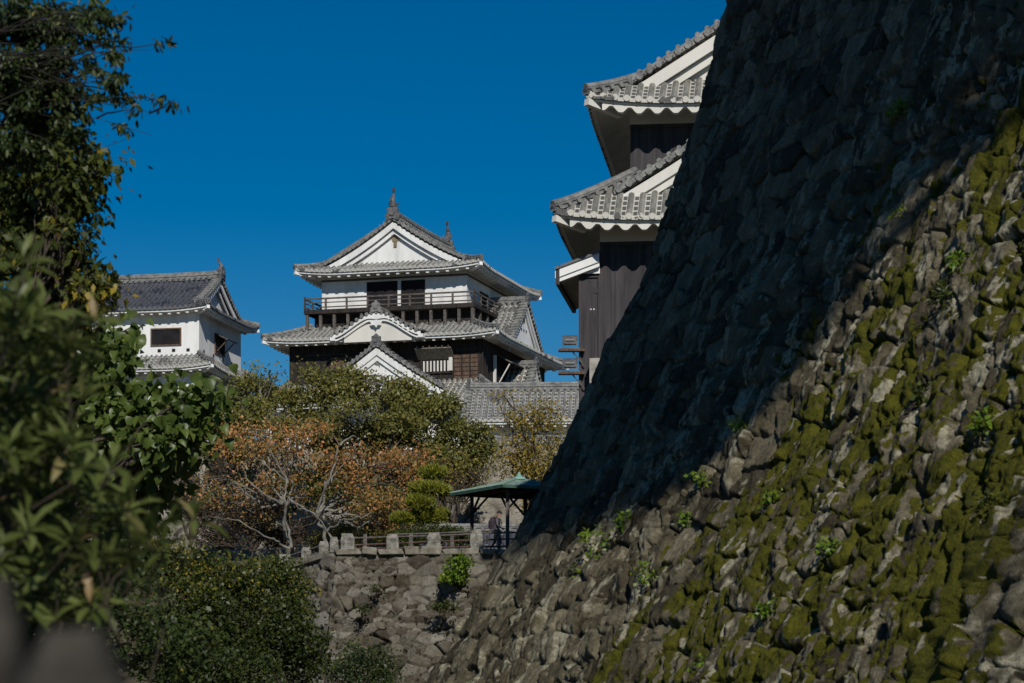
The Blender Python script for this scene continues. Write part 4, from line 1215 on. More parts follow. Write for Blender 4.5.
# ---- unseen tree added to shade the rampart, its crown shaped from the shadow outline
def in_poly(x, y, poly):
    poly = np.asarray(poly, float); r = np.zeros(np.shape(x), bool); j = len(poly) - 1
    for i in range(len(poly)):
        c = ((poly[i, 1] > y) != (poly[j, 1] > y)) & (x < (poly[j, 0] - poly[i, 0]) * (y - poly[i, 1]) / (poly[j, 1] - poly[i, 1] + 1e-12) + poly[i, 0])
        r ^= c; j = i
    return r
SHADE = [(400, -60), (480, 535), (523, 524), (565, 527), (593, 509), (625, 487), (663, 492), (700, 464), (735, 432), (800, 347), (838, 272), (868, 228), (890, 195), (925, 130), (970, 60), (1040, -60)]
rng = np.random.default_rng(77)
Xp = 512 + F_PX * dp[..., 0] / dp[..., 1]; Yp = HOR - F_PX * dp[..., 2] / dp[..., 1]
sel = in_poly(Xp, Yp, SHADE) & (S[None, :] > -0.2)
pts = dp[sel]
pts = pts[rng.permutation(len(pts))[:2600]]
sv = np.array(SUN)
tt = (pts[:, 1] - 8.0) / -sv[1] + rng.uniform(-5, 5, len(pts))
cl = pts + sv * tt[:, None]
tb = np.array([15.5, 7.0, TOPZ - 0.1])
big = thing('added_shade_tree', 'unseen evergreen tree added to shade the rampart, crown shaped to the shadow', 'tree', tb)
per = 18
n = len(cl) * per
pos = np.repeat(cl, per, 0) + rng.normal(size=(n, 3)) * 0.22
leaf_mesh('crown', rng, pos, unit(rng.normal(size=(n, 3))), rng.normal(size=(n, 3)) + sv * 1.5, 0.26 * rng.uniform(.7, 1.3, n), 0.18, 'diamond', rng.random(n), G_DARK, big, tb)
mb = MB(); cen = cl.mean(0)
p, r = limb(rng, tb, cen * .5 + tb * .5, .6, .4, 0, 8); mb.tube(p - tb, r, 9)
for q in cl[:45]:
    pp, rr = limb(rng, p[-1], q, .2, .04, 0.03, 7); mb.tube(pp - tb, rr, 5)
mb.build('trunk', BARK, big, smooth=True)

# ---- trees between the terrace and the castle
gz = lambda x, y: float(ground_h(np.array(float(x)), np.array(float(y))))
def base_at(px, Y):
    x = (px - 512) * Y / F_PX
    return (x, Y, gz(x, Y))
tree('leafy_tree', 'olive green leafy tree below the white turret, left of the orange trees', 'green trees below the keep', base_at(262, 117),
     px_lobes([(262, 392, 30, 20), (285, 400, 30, 24, 2), (240, 412, 34, 22, -1), (222, 400, 22, 22, 1, .6), (215, 425, 30, 16, -2), (300, 425, 30, 20, -1), (250, 440, 36, 18, -2), (266, 375, 22, 9, 0, .5)], 117),
     440, 28, 0.26, 0.17, 0.11, G_MID, BARK_PALE, 21, 0.16, sub=5, tint_fun=lambda p, t, r: t + 0.10)
tree('leafy_tree', 'full olive green leafy tree right in front of the white triangular gable', 'green trees below the keep', base_at(352, 118),
     px_lobes([(330, 392, 30, 18), (355, 388, 30, 18, 1), (385, 390, 32, 18), (405, 400, 30, 20, 1), (350, 415, 40, 24, -2), (390, 425, 36, 24, -1), (320, 415, 28, 22), (312, 380, 20, 10, 0, .5), (420, 420, 28, 24), (345, 440, 34, 15), (378, 448, 32, 14), (372, 376, 26, 9, 0, .6)], 118),
     680, 30, 0.27, 0.17, 0.11, G_MID, BARK_PALE, 22, 0.18, sub=5, tint_fun=lambda p, t, r: t + 0.06)
tree('leafy_tree', 'dark olive leafy tree in front of the tiled gallery, left of the yellow tree', 'green trees below the keep', base_at(440, 119),
     px_lobes([(430, 405, 24, 20), (452, 418, 24, 24), (470, 440, 22, 26), (440, 445, 30, 26, -1), (478, 462, 16, 18, 0, .6), (420, 465, 34, 20, 1, .5), (455, 470, 26, 14, 0, .6)], 119),
     480, 27, 0.27, 0.17, 0.11, G_MID, BARK_PALE, 23, 0.15, sub=5, tint_fun=lambda p, t, r: t - 0.04)
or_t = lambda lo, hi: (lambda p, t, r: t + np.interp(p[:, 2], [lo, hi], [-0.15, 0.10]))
tree('cherry_tree', 'cherry tree in sparse orange autumn leaf with pale forked branches, nearer the left turret', 'autumn cherry trees', base_at(290, 108),
     px_lobes([(240, 455, 34, 20), (262, 442, 34, 20, 1), (225, 480, 26, 24, -1, .7), (290, 450, 30, 22), (262, 480, 40, 22, 0, .5), (300, 432, 26, 14, 1), (215, 505, 24, 18, 0, .4), (245, 510, 40, 20, 1, .35), (300, 495, 26, 24, 2, .4)], 108),
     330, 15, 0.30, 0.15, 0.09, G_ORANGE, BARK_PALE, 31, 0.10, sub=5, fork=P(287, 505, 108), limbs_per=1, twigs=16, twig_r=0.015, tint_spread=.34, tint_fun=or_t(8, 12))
tree('cherry_tree', 'cherry tree in denser rusty orange leaf beside the clipped pine', 'autumn cherry trees', base_at(332, 107),
     px_lobes([(372, 460, 32, 18), (392, 478, 28, 22, 1), (355, 480, 30, 22), (380, 500, 32, 22, -1), (400, 515, 22, 18, 0, .7), (335, 455, 26, 20), (345, 510, 26, 18, 1, .4), (405, 460, 20, 20, 1, .7), (395, 532, 20, 9, 1)], 107),
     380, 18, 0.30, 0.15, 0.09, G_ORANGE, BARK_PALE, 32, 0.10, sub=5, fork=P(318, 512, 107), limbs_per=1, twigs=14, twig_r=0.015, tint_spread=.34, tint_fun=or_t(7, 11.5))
# explicit pale boughs of the two cherries
def boughs(parent_name, label_part, Y, paths, r0):
    t = [o for o in bpy.data.objects if o.name == parent_name][0]
    b = np.array(t.location); mb = MB(); rg = np.random.default_rng(5)
    for pth in paths:
        q = np.array([P(x, y, Y + dy) for x, y, dy in pth])
        u = np.linspace(0, 1, len(q)); uu = np.linspace(0, 1, len(q) * 4)
        qq = np.stack([np.interp(uu, u, q[:, i]) for i in range(3)], 1) + rg.normal(size=(len(uu), 3)) * 0.035
        mb.tube(qq - b, np.linspace(r0, r0 * .12, len(uu)), 6)
    mb.build('bough', BARK_PALE, t, smooth=True)
boughs('cherry_tree', 'bough', 106.2, [[(292, 548, 0), (286, 520, 0), (285, 500, -.5), (288, 480, 0), (262, 462, .5), (248, 452, 1)], [(285, 505, 0), (262, 492, -1), (246, 478, -1), (240, 462, -.5)],
                                       [(287, 497, 0), (305, 510, -1), (318, 518, -1.5)], [(255, 500, 0), (240, 488, 0), (222, 485, 0)], [(290, 549, 0), (276, 541, -.3), (262, 535, -.5), (238, 520, -1), (212, 517, -1)], [(288, 483, 0), (278, 465, 0), (268, 447, 0)]], 0.065)
boughs('cherry_tree.001', 'bough', 105.8, [[(334, 548, 0), (328, 530, 0), (314, 512, -.5), (300, 508, -.5), (288, 498, 0)], [(316, 512, 0), (328, 482, -.5), (336, 462, 0), (338, 445, 0), (334, 436, .3)], [(338, 446, 0), (348, 438, 0), (358, 437, .3)],
                                           [(328, 530, 0), (345, 520, -1), (362, 518, -1), (385, 505, -.5)], [(345, 522, 0), (358, 528, -.5), (380, 512, -.5)], [(328, 484, 0), (342, 466, .3), (350, 455, .4)]], 0.06)
tree('yellow_tree', 'thin yellow leaved tree behind the pavilion in front of the gallery', None, base_at(532, 114),
     px_lobes([(520, 430, 22, 26, 0), (540, 410, 24, 20, 0, .6), (552, 440, 22, 30, 1), (515, 460, 22, 20, 0), (535, 466, 24, 18), (505, 400, 12, 16, 0, .4), (536, 500, 22, 18, 0, .6)], 114),
     250, 20, 0.30, 0.14, 0.09, G_YEL, BARK, 41, 0.12, twigs=18, twig_r=0.016)
tree('bare_tree', 'nearly leafless grey brown tree before the pale stone wall at left', None, base_at(190, 112),
     px_lobes([(185, 480, 36, 28), (215, 470, 24, 26, 0), (175, 500, 30, 20), (205, 505, 28, 18)], 112),
     190, 2, 0.3, 0.11, 0.07, G_ORANGE, BARK, 42, 0.12, limbs_per=3, twigs=40, twig_r=0.016)
tree('bare_tree', 'thin reddish brown tree with few leaves behind the clipped pine', None, base_at(455, 113),
     px_lobes([(440, 475, 30, 26), (462, 485, 22, 22), (420, 480, 22, 24), (480, 480, 16, 20)], 113),
     200, 7, 0.3, 0.12, 0.07, G_YEL, BARK, 43, 0.12, limbs_per=2, twigs=40, twig_r=0.016)

# ---- clipped pine
rng = np.random.default_rng(6)
pb = np.array(base_at(417, 104))
pine = thing('clipped_pine', 'small pine clipped into rounded green pads behind the low fence', 'tree', pb)
mb = MB()
mb.tube(np.array([pb, P(415, 528, 104), P(421, 508, 104), P(427, 492, 104), P(434, 476, 104)]) - pb, [.13, .11, .09, .07, .05], 7)
pads = [(433.7, 473, 15, 6.5, 0), (428, 489, 21, 6.5, -.3), (440, 492, 12, 5, .3), (420.5, 503, 17, 8, -.5), (426, 518, 22, 8, .2), (403, 519, 13, 6, -.3), (440, 516, 10, 7, .4)]
for a, b, _, _, dy in pads:
    p, r = limb(rng, P(423, b + 6, 104), P(a, b + 3, 104 + dy), .05, .02, 0, 4); mb.tube(p - pb, r, 5)
mb.build('trunk', BARK, pine, smooth=True)
for a, b, rx, ry, dy in pads:
    c = P(a, b, 104 + dy); m = 104 / F_PX
    n = int(rx * 190)
    d = unit(rng.normal(size=(n, 3)) + [0, 0, 0.35])
    r = rng.random(n) ** (1 / 3.2) * (0.82 + 0.30 * np.sin(d[:, 0] * 7 + a) * np.cos(d[:, 1] * 6 + b))
    pos = c + d * r[:, None] * np.array([rx * m, rx * m * .9, ry * m])
    leaf_mesh('needle_pad', rng, pos, d * .7 + [0, 0, 0.7] + rng.normal(size=(n, 3)) * .35, rng.normal(size=(n, 3)), 0.19, 0.032, 'diamond', np.clip(rng.random(n) * .7 + .25 * d[:, 2] * 0 + .15, 0, 1), G_PINE, pine, pb)

def shrub(name, label, spec, Y, clusters, per, spread, L, W, mat, seed, shape='diamond', group=None, cat='shrub', **kw):
    lob = px_lobes(spec, Y)
    x = np.mean([l[0] for l in lob]); b = (x, Y + (0.25 if cat == 'plant' else 0), min(l[2] for l in lob) - 0.05 if cat == 'plant' else min(gz(x, Y), min(l[2] - l[4] for l in lob)))
    return tree(name, label, group, b, lob, clusters, per, spread, L, W, mat, BARK, seed, kw.pop('trunk_r', 0.06), shape=shape, category=cat, part='foliage', twigs=kw.pop('twigs', 8), **kw)
shrub('low_hedge', 'low green hedge under the clipped pine behind the fence', [(405, 537, 16, 7), (430, 534, 18, 8), (452, 535, 16, 9), (468, 540, 8, 8)], 103, 170, 30, 0.14, 0.11, 0.06, G_BUSH, 51, cat='hedge')
shrub('wall_shrub', 'bright lime green plant growing out of the terrace wall', [(455, 570, 10, 10, 0), (462, 563, 8, 7, 0), (446, 578, 7, 4, 0)], 97.0, 60, 26, 0.11, 0.13, 0.09, G_LIME, 52, cat='plant', trunk_r=0.03)
shrub('wall_shrub', 'faint green plant low on the terrace wall by the rampart', [(447, 608, 12, 4, 0), (440, 606, 8, 3, 0)], 96.5, 26, 16, 0.10, 0.11, 0.07, G_BUSH, 53, cat='plant', trunk_r=0.02)
shrub('wall_shrub', 'tiny green tuft at the middle of the terrace wall', [(362, 608, 6, 4, 0)], 96.8, 10, 14, 0.08, 0.10, 0.07, G_BUSH, 54, cat='plant', trunk_r=0.02)
shrub('wall_shrub', 'small green weed a little under the fence rail of the terrace wall', [(376, 591, 5, 5, 0)], 97.0, 9, 12, 0.08, 0.10, 0.07, G_BUSH, 55, cat='plant', trunk_r=0.02)
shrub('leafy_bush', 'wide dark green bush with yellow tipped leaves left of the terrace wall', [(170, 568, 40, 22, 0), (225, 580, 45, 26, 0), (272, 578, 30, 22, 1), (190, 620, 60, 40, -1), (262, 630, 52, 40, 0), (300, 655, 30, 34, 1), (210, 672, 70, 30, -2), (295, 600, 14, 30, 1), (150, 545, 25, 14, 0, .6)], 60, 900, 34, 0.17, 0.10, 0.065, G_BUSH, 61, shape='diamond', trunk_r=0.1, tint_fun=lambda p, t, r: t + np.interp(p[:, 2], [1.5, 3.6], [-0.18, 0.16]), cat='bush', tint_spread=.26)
shrub('leafy_bush', 'small dark bush at the foot of the terrace wall', [(365, 660, 22, 22, 0), (385, 675, 20, 16, 0), (345, 672, 16, 18, 0)], 88, 130, 26, 0.2, 0.12, 0.07, G_DARK, 62, cat='bush')

# ---- undergrowth on the terrace behind the fence and under the cherries
shrub('brown_thicket', 'brown leafless thicket under the orange cherry trees', [(215, 535, 30, 16, 0), (255, 530, 34, 18, 1), (290, 535, 30, 16, 1.5), (235, 515, 30, 14, 2), (275, 505, 34, 16, 3)], 109, 320, 9, 0.28, 0.10, 0.05, G_TWIG, 65, cat='thicket', twigs=60, trunk_r=.05, twig_r=.014, limbs_per=3, group=None)
shrub('terrace_shrub', 'dull green shrubs behind the stone posts under the denser cherry tree', [(345, 535, 20, 12, 0), (372, 530, 22, 14, 1), (395, 535, 18, 11, 0), (320, 538, 14, 9, 1)], 110, 210, 26, 0.22, 0.12, 0.07, G_MID, 66, cat='shrub')
shrub('terrace_shrub', 'olive shrubs on the bank behind the orange cherry tree nearer the turret', [(205, 450, 22, 16, 0), (225, 470, 24, 18, 1), (260, 490, 40, 20, 2), (300, 480, 36, 22, 2), (340, 490, 36, 24, 2), (380, 505, 34, 20, 2), (240, 450, 26, 14, 1)], 116, 420, 22, 0.3, 0.16, 0.09, G_MID, 67, cat='shrub', tint_fun=lambda p, t, r: t - .1)

# ---- left foreground
tree('broadleaf_tree', 'tree with broad heart shaped leaves overlapping the turret at left', None, (-9.5, 40, gz(-9.5, 40)),
     px_lobes([(166, 404, 34, 20, 0), (192, 410, 20, 20, -1), (112, 338, 22, 18, 1), (104, 366, 32, 30, 0), (140, 425, 48, 36, 0), (175, 432, 30, 24, -1), (90, 440, 60, 40, 1), (150, 470, 34, 26, 0), (60, 400, 50, 50, 1), (100, 500, 60, 34, 1), (40, 480, 50, 50, 1), (204, 398, 10, 10, -1)], 40),
     600, 12, 0.18, 0.18, 0.15, G_BIG, BARK, 71, 0.13, shape='heart', droop=0.6, up=0.7, twigs=10, curl=0.3)
tree('hillside_tree', 'tree with small yellowing leaves rising at the left edge above the turret roof', None, (-5.6, 25, gz(-5.6, 25)),
     px_lobes([(88, 285, 22, 18, 0), (60, 280, 40, 34, 1), (30, 240, 44, 50, 1), (70, 235, 20, 20, 0, .6), (40, 320, 50, 40, 1), (20, 180, 40, 40, 1), (70, 190, 28, 24, 0), (90, 160, 20, 12, 0, .6), (50, 150, 44, 24, 0)], 25),
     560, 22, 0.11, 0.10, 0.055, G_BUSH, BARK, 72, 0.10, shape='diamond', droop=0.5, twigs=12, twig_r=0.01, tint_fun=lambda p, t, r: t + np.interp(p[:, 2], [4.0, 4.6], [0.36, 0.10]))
sprays = [(-60, 60, 70, 50), (-130, 110, 70, 60), (-190, 90, 70, 60), (-110, 180, 70, 50), (-200, 190, 60, 50), (150, 44, 24, 4), (172, 98, 6, 4), (150, 98, 24, 5), (110, 66, 14, 4), (146, 125, 6, 4), (128, 136, 9, 4), (60, 10, 50, 10), (8, 20, 60, 30), (60, 30, 50, 14), (100, 22, 30, 7), (40, 62, 60, 18), (105, 42, 26, 5), (30, 110, 60, 24), (92, 68, 26, 6), (60, 92, 40, 14), (110, 84, 22, 5), (125, 94, 14, 4), (10, 150, 40, 30), (70, 132, 26, 9), (20, 80, 50, 50)]
tree('overhanging_tree', 'dark leafed tree whose sprays hang over the sky at the upper left', None, (-8.5, 21, gz(-8.5, 21)),
     px_lobes([(a, b, c, d * .5, 0 if a > 90 else 0.8, (.3 if a < -40 else 1.0) if a < 90 else .45) for a, b, c, d in sprays], 20),
     760, 20, 0.036, 0.070, 0.030, G_DARK, BARK_DARK, 73, 0.07, limb_r=0.009, fork=P(-190, 130, 20.8), shape='long', droop=0.8, twigs=8, twig_r=0.006, up=0.2)
# rosettes of long leaves close to the eye
rng = np.random.default_rng(8)
ros = []
fixed = [(195, 520), (120, 515), (60, 335), (95, 322), (82, 395), (55, 440), (35, 455), (130, 500), (22, 262), (70, 360), (165, 545), (150, 540), (30, 530), (95, 560), (60, 560), (20, 480), (12, 330), (25, 400), (75, 490), (110, 470), (8, 560)]
for a, b in fixed: ros.append((*P(a, b, 9 + rng.uniform(-.6, .6)),))
for i in range(165):
    b = rng.uniform(290, 640); lim = np.interp(b, [210, 330, 480, 530, 640], [34, 82, 100, 178, 110])
    ros.append((*P(rng.uniform(-60, 1) * .5 + lim * rng.random() ** 1.2, b, 9.6 + rng.uniform(-.8, 1.2)),))
ros = np.array(ros)
sb_ = np.array([-2.2, 9.6, gz(-2.2, 9.6)])
shr = thing('long_leaf_shrub', 'near shrub with rosettes of long soft olive leaves along the left edge', 'shrub', sb_)
pos, ax, nr, ti, Ls = [], [], [], [], []
mb = MB()
for q in ros:
    m = rng.integers(9, 15)
    st = unit(np.array([rng.normal() * .35 + .15, rng.normal() * .35 - .2, 1.0]))
    a0 = rng.uniform(0, 6.28)
    for j in range(m):
        an = a0 + j * 2.4; el = rng.uniform(-0.3, 0.9) if j < m - 3 else rng.uniform(.9, 1.3)
        e1_ = unit(np.cross(st, [0, 1, 0.1])); e2_ = np.cross(st, e1_)
        d = (e1_ * math.cos(an) + e2_ * math.sin(an)) * math.cos(el) + st * math.sin(el)
        pos.append(q + d * 0.012 + st * rng.uniform(-.03, .01)); ax.append(d); nr.append(st + rng.normal(size=3) * .15); ti.append(np.clip(rng.normal(.5, .2) + (.3 if j >= m - 3 and rng.random() < .4 else 0), 0, 1)); Ls.append(rng.uniform(.09, .16) if j < m - 2 else rng.uniform(.06, .10))
    p, r = limb(rng, q - st * 0.0, q - st * rng.uniform(.15, .3) + [rng.normal() * .05 - .1, .10, 0], .003, .005, 0.0, 5)
    mb.tube(p - sb_, r, 5, cap=False)
for i in range(12):
    q = ros[rng.integers(len(ros))]
    p, r = limb(rng, sb_ + rng.normal(size=3) * [.3, .2, 0], q + [-0.02, .3, -.25], .010, .004, .0, 7); mb.tube(p - sb_, r, 6, cap=False)
mb.build('stem', noise_mat('tan_twig', (0.03, 0.024, 0.016), (0.08, 0.062, 0.04), 8), shr, smooth=True)
Ls = np.array(Ls)
leaf_mesh('foliage', rng, np.array(pos), np.array(ax), np.array(nr), Ls, Ls * 0.28, 'long', np.array(ti), G_LONG, shr, sb_, 0.32)
shrub('undergrowth_bush', 'dense dark bush filling the lower left corner behind the blurred posts', [(40, 600, 70, 50, 0), (110, 620, 60, 46, 0), (170, 650, 50, 40, 1), (30, 660, 70, 40, 0), (110, 560, 50, 30, 1), (60, 540, 60, 40, 1), (20, 500, 50, 50, 2), (-80, 600, 90, 60, 1, .4), (-180, 620, 90, 60, 2, .4), (-120, 540, 80, 50, 3, .4)], 28, 700, 26, 0.12, 0.075, 0.045, G_DARK, 63, cat='bush', trunk_r=.05)

# ---- ferns and weeds rooted in the rampart
ferns = [(606, 545, 26, 20, 'spreading green weed low on the rampart, nearest the corner'), (652, 580, 15, 20, 'upright green weed low on the rampart, right of the spreading one'), (748, 428, 16, 5, 'yellow green tuft at the edge of the rampart shadow'),
         (905, 216, 7, 5, 'small yellow tuft high on the rampart'), (905, 110, 14, 6, 'dim yellow fern near the top right of the rampart'), (950, 300, 12, 16, 'leafy green fern on the upper mossy rampart'), (925, 395, 10, 8, 'small fern in the middle of the mossy rampart'),
         (705, 480, 8, 4, 'two leaved yellow tuft under the rampart shadow edge'), (1000, 510, 18, 16, 'dark green fern at the right edge of the rampart'), (880, 620, 16, 12, 'dark fern low on the mossy rampart'), (715, 665, 16, 10, 'bright fern at the bottom of the rampart'),
         (585, 572, 9, 7, 'sparse little weed below the spreading green weed'), (628, 522, 9, 7, 'thin weed just under the rampart shadow, above the upright green weed'), (690, 520, 6, 5, 'tiny weed below the two leaved yellow tuft'),
         (642, 625, 8, 6, 'faint weed straight below the upright green weed'), (768, 612, 10, 8, 'ragged weed between the bright bottom fern and the dark low fern'), (835, 548, 9, 7, 'weed in the middle of the moss, up from the dark low fern'),
         (962, 262, 9, 8, 'small fern just above the leafy green fern'), (985, 425, 9, 7, 'fern tuft above the dark green fern at the right edge'), (775, 500, 8, 5, 'pale weed on bare stone right of the two leaved yellow tuft')]
for i, (a, b, rx, ry, lab) in enumerate(ferns):
    q, nr_ = rampart_point(a, b, 0.05)
    m = q[1] / F_PX
    lob = [(q[0], q[1], q[2], rx * m, ry * m, rx * m * 1.2, 1)]
    tree('fern_tuft', lab, 'weeds rooted in the rampart', tuple(q), lob, int(rx * 1.5 + 4), 6, 0.05, [0.085, 0.07, 0.10][i % 3], [0.05, 0.05, 0.035][i % 3], G_LIME if i not in (5, 8, 9, 6) else G_BUSH, BARK, 80 + i, 0.012, shape='diamond', category='plant', part='foliage', twigs=3, twig_r=.004)

# ---------------------------------------------------------------- low fence on the terrace
FEN = thing('low_fence', 'low fence of stone posts and thin timber rails along the terrace edge', 'fence', (TC[0], TC[1] + 0.1, TER))
rng = np.random.default_rng(12)
MAT['post_granite'] = noise_mat('lichened_post_stone', (0.09, 0.085, 0.07), (0.30, 0.285, 0.25), 5.0, 0.9, 0.8, 14)
def stone_post(x, y, w, h, rot=0.0):
    mb = MB()
    n = 7
    ring = []
    for k, t in enumerate(np.linspace(0, 1, 5)):
        ww = w * (1 - 0.10 * t) * (1 if k < 4 else 0.72)
        ring.append([(x + (ww / 2) * cx_ + rng.normal() * .012, y + (w * .42) * cy_ * (1 if k < 4 else .7) + rng.normal() * .012, -0.06 + (h + .06) * t) for cx_, cy_ in ((-1, -.8), (-.4, -1), (.4, -1), (1, -.8), (1, .8), (.4, 1), (-.4, 1), (-1, .8))])
    mb.grid(ring, closed=True); mb.poly(ring[-1])
    return mb.build('stone_post', MAT['post_granite'], FEN)
fx = lambda px: (px - 512) * 98.1 / F_PX - TC[0]
posts = [(347.7, .55, .68), (392.6, .50, .66), (434, .55, .72), (476.6, .52, .80), (334, .34, .55)]
for px, w, h in posts: stone_post(fx(px), 0.1, w, h)
lp = [(-0.75 * s_ + .1, 0.66 * s_ + .1) for s_ in (0.9, 1.9, 3.2, 4.6)]
for x, y in lp:
    o = stone_post(x, y, .42, .55); o.location.z = 0.24 * x
for px, h in ((411, .70), (452, .66), (365, .66), (499, .7)):
    mb = MB(); x = fx(px); mb.box(x - .07, x + .07, .10, .22, -.05, h); mb.build('timber_post', MAT['wood_grey'], FEN)
rl = [[(fx(345), .12, .50), (fx(392), .12, .56), (fx(434), .12, .60), (fx(500), .12, .72), (fx(530), .12, .74)], [(fx(345), .12, .22), (fx(392), .14, .30), (fx(434), .12, .38), (fx(500), .12, .46), (fx(530), .12, .5)], [(fx(345), .16, .08), (fx(392), .14, .12), (fx(434), .12, .14), (fx(530), .12, .2)],
      [(fx(345), .12, .45), *[(x, y, .42 + .24 * x) for x, y in lp]], [(fx(345), .12, .2), *[(x, y, .18 + .24 * x) for x, y in lp]], [(fx(392), .2, .66), (fx(434), .2, .70), (fx(500), .2, .82)]]
for i, r_ in enumerate(rl):
    mb = MB(); mb.tube(r_, 0.035, 7); mb.build('rail', MAT['rail'] if i in (1, 2) else MAT['wood_grey'], FEN)

# ---------------------------------------------------------------- green roofed pavilion
A_ = np.array([-0.36, 99.0]); sl = np.array([-2.20, 4.2]); sr = np.array([3.3, 1.73])
corners = [A_, A_ + sr, A_ + sr + sl, A_ + sl]
cenp = A_ + (sr + sl) / 2
PAV = thing('garden_pavilion', 'open garden pavilion with a shallow green copper roof on thin posts', 'pavilion', (cenp[0], cenp[1], TER))
ZE, ZA = 8.74 - TER, 9.24 - TER
loc = [np.array([*(c - cenp), 0]) for c in corners]
mb = MB(); un = MB(); ed_ = MB()
for i in range(4):
    a, b = loc[i], loc[(i + 1) % 4]
    rows = []
    for t in np.linspace(0, 1, 9):
        za = ZE + (ZA - ZE) * (0.75 * t + 0.25 * t * t)
        p0, p1 = a * (1 - t), b * (1 - t)
        rows.append([(*(p0 * (1 - s_) + p1 * s_)[:2], za) for s_ in np.linspace(0, 1, 13)])
    mb.grid(rows)
    for s_ in np.linspace(0, 1, 13)[1:-1]:
        q0 = a * (1 - s_) + b * s_
        mb.tube([(*(q0 * (1 - t))[:2], ZE + (ZA - ZE) * (0.75 * t + 0.25 * t * t) + .012) for t in np.linspace(0, 2 * min(s_, 1 - s_), 6)], 0.014, 4, cap=False)
    mb.tube([(*(a * (1 - t))[:2], ZE + (ZA - ZE) * (0.75 * t + 0.25 * t * t) + .02) for t in np.linspace(0, 1, 9)], 0.04, 6)
    ed_.grid([[(*a[:2], ZE), (*b[:2], ZE)], [(*a[:2], ZE - .12), (*b[:2], ZE - .12)], [(*(a * .97)[:2], ZE - .12), (*(b * .97)[:2], ZE - .12)]])
    un.grid([[(*(a * .98)[:2], ZE - .05), (*(b * .98)[:2], ZE - .05)], [(*(a * .1)[:2], ZA - .16), (*(b * .1)[:2], ZA - .16)]])
    for s_ in np.linspace(0, 1, 12):
        q = (a * (1 - s_) + b * s_) * .97
        un.bar((*q[:2], ZE - .09), (*(q * .1)[:2], ZA - .2), .05, .06)
pr_ = mb.build('roof', noise_mat('verdigris_copper', (0.13, 0.21, 0.165), (0.27, 0.36, 0.30), 2.5, 0.6, 0.1, 10), PAV)
ed_.build('roof_edge', noise_mat('dark_green_edge', (0.03, 0.07, 0.055), (0.06, 0.12, 0.09), 3), pr_)
un.build('roof_underside', MAT['wood_dark'], pr_)
fn = MB()
zf_ = np.array([0, .08, .12, .17, .23, .32]); rf_ = np.array([.30, .24, .13, .09, .06, .01])
fn.tube([(0.10, 0, ZA - .04 + z) for z in zf_], rf_, 10)
fn.build('finial', noise_mat('pale_verdigris', (0.16, 0.32, 0.27), (0.26, 0.42, 0.36), 4), pr_)
for i, q in enumerate(loc):
    q = q * (1 - 1.0 / np.linalg.norm(q))
    mb = MB(); mb.box(q[0] - .075, q[0] + .075, q[1] - .075, q[1] + .075, 0, ZE - .03); po_ = mb.build('post', MAT['wood_dark'] if i != 0 else MAT['wood_grey'], PAV)
    mb = MB()
    for j in (-1, 1):
        d = loc[(i + j) % 4] - loc[i]; d = d / np.linalg.norm(d)
        mb.bar((q[0] + d[0] * .06, q[1] + d[1] * .06, ZE - .85), (q[0] + d[0] * .75, q[1] + d[1] * .75, ZE - .14), .07, .07)
    mb.build('brace', MAT['wood_dark'], po_)
    d = loc[(i + 1) % 4] - loc[i]; q2 = loc[(i + 1) % 4]; q2 = q2 * (1 - 1.0 / np.linalg.norm(q2))
    mb = MB(); mb.bar((*q[:2], ZE - .12), (*q2[:2], ZE - .12), .1, .14); mb.build('beam', MAT['wood_dark'], PAV)

# ---------------------------------------------------------------- low tiled wall behind the pavilion
LWL = thing('tiled_garden_wall', 'low wall with a blue grey tiled top behind the pavilion', 'wall', (-1.5, 112, TER - 0.35))
ms = new_set()
zfl = prof(1.15, 1.0, 1.2, 0.05)
slope_panel(ms['tiles'], (-3.6, -1.2), (9, -1.2), (0, 1), zfl, lambda a, L: 1.2, 0, 0.33, rows=6)
slope_panel(ms['tiles'], (9, 1.2), (-3.6, 1.2), (0, -1), zfl, lambda a, L: 1.2, 0, 0.33, rows=6)
ridge_line(ms['ridge'].new(), [(q, 0, 2.1) for q in np.linspace(-3.6, 9, 6)], 0.34, 0.22)
rr = ms['tiles'].build('roof', MAT['tile_dark'], LWL, uv=True); ms['ridge'].build('ridge_tiles', MAT['ridge'], rr)
wall_box('wall_face', MAT['cream'], LWL, -3.5, 9, -.6, .6, -.3, 1.2)

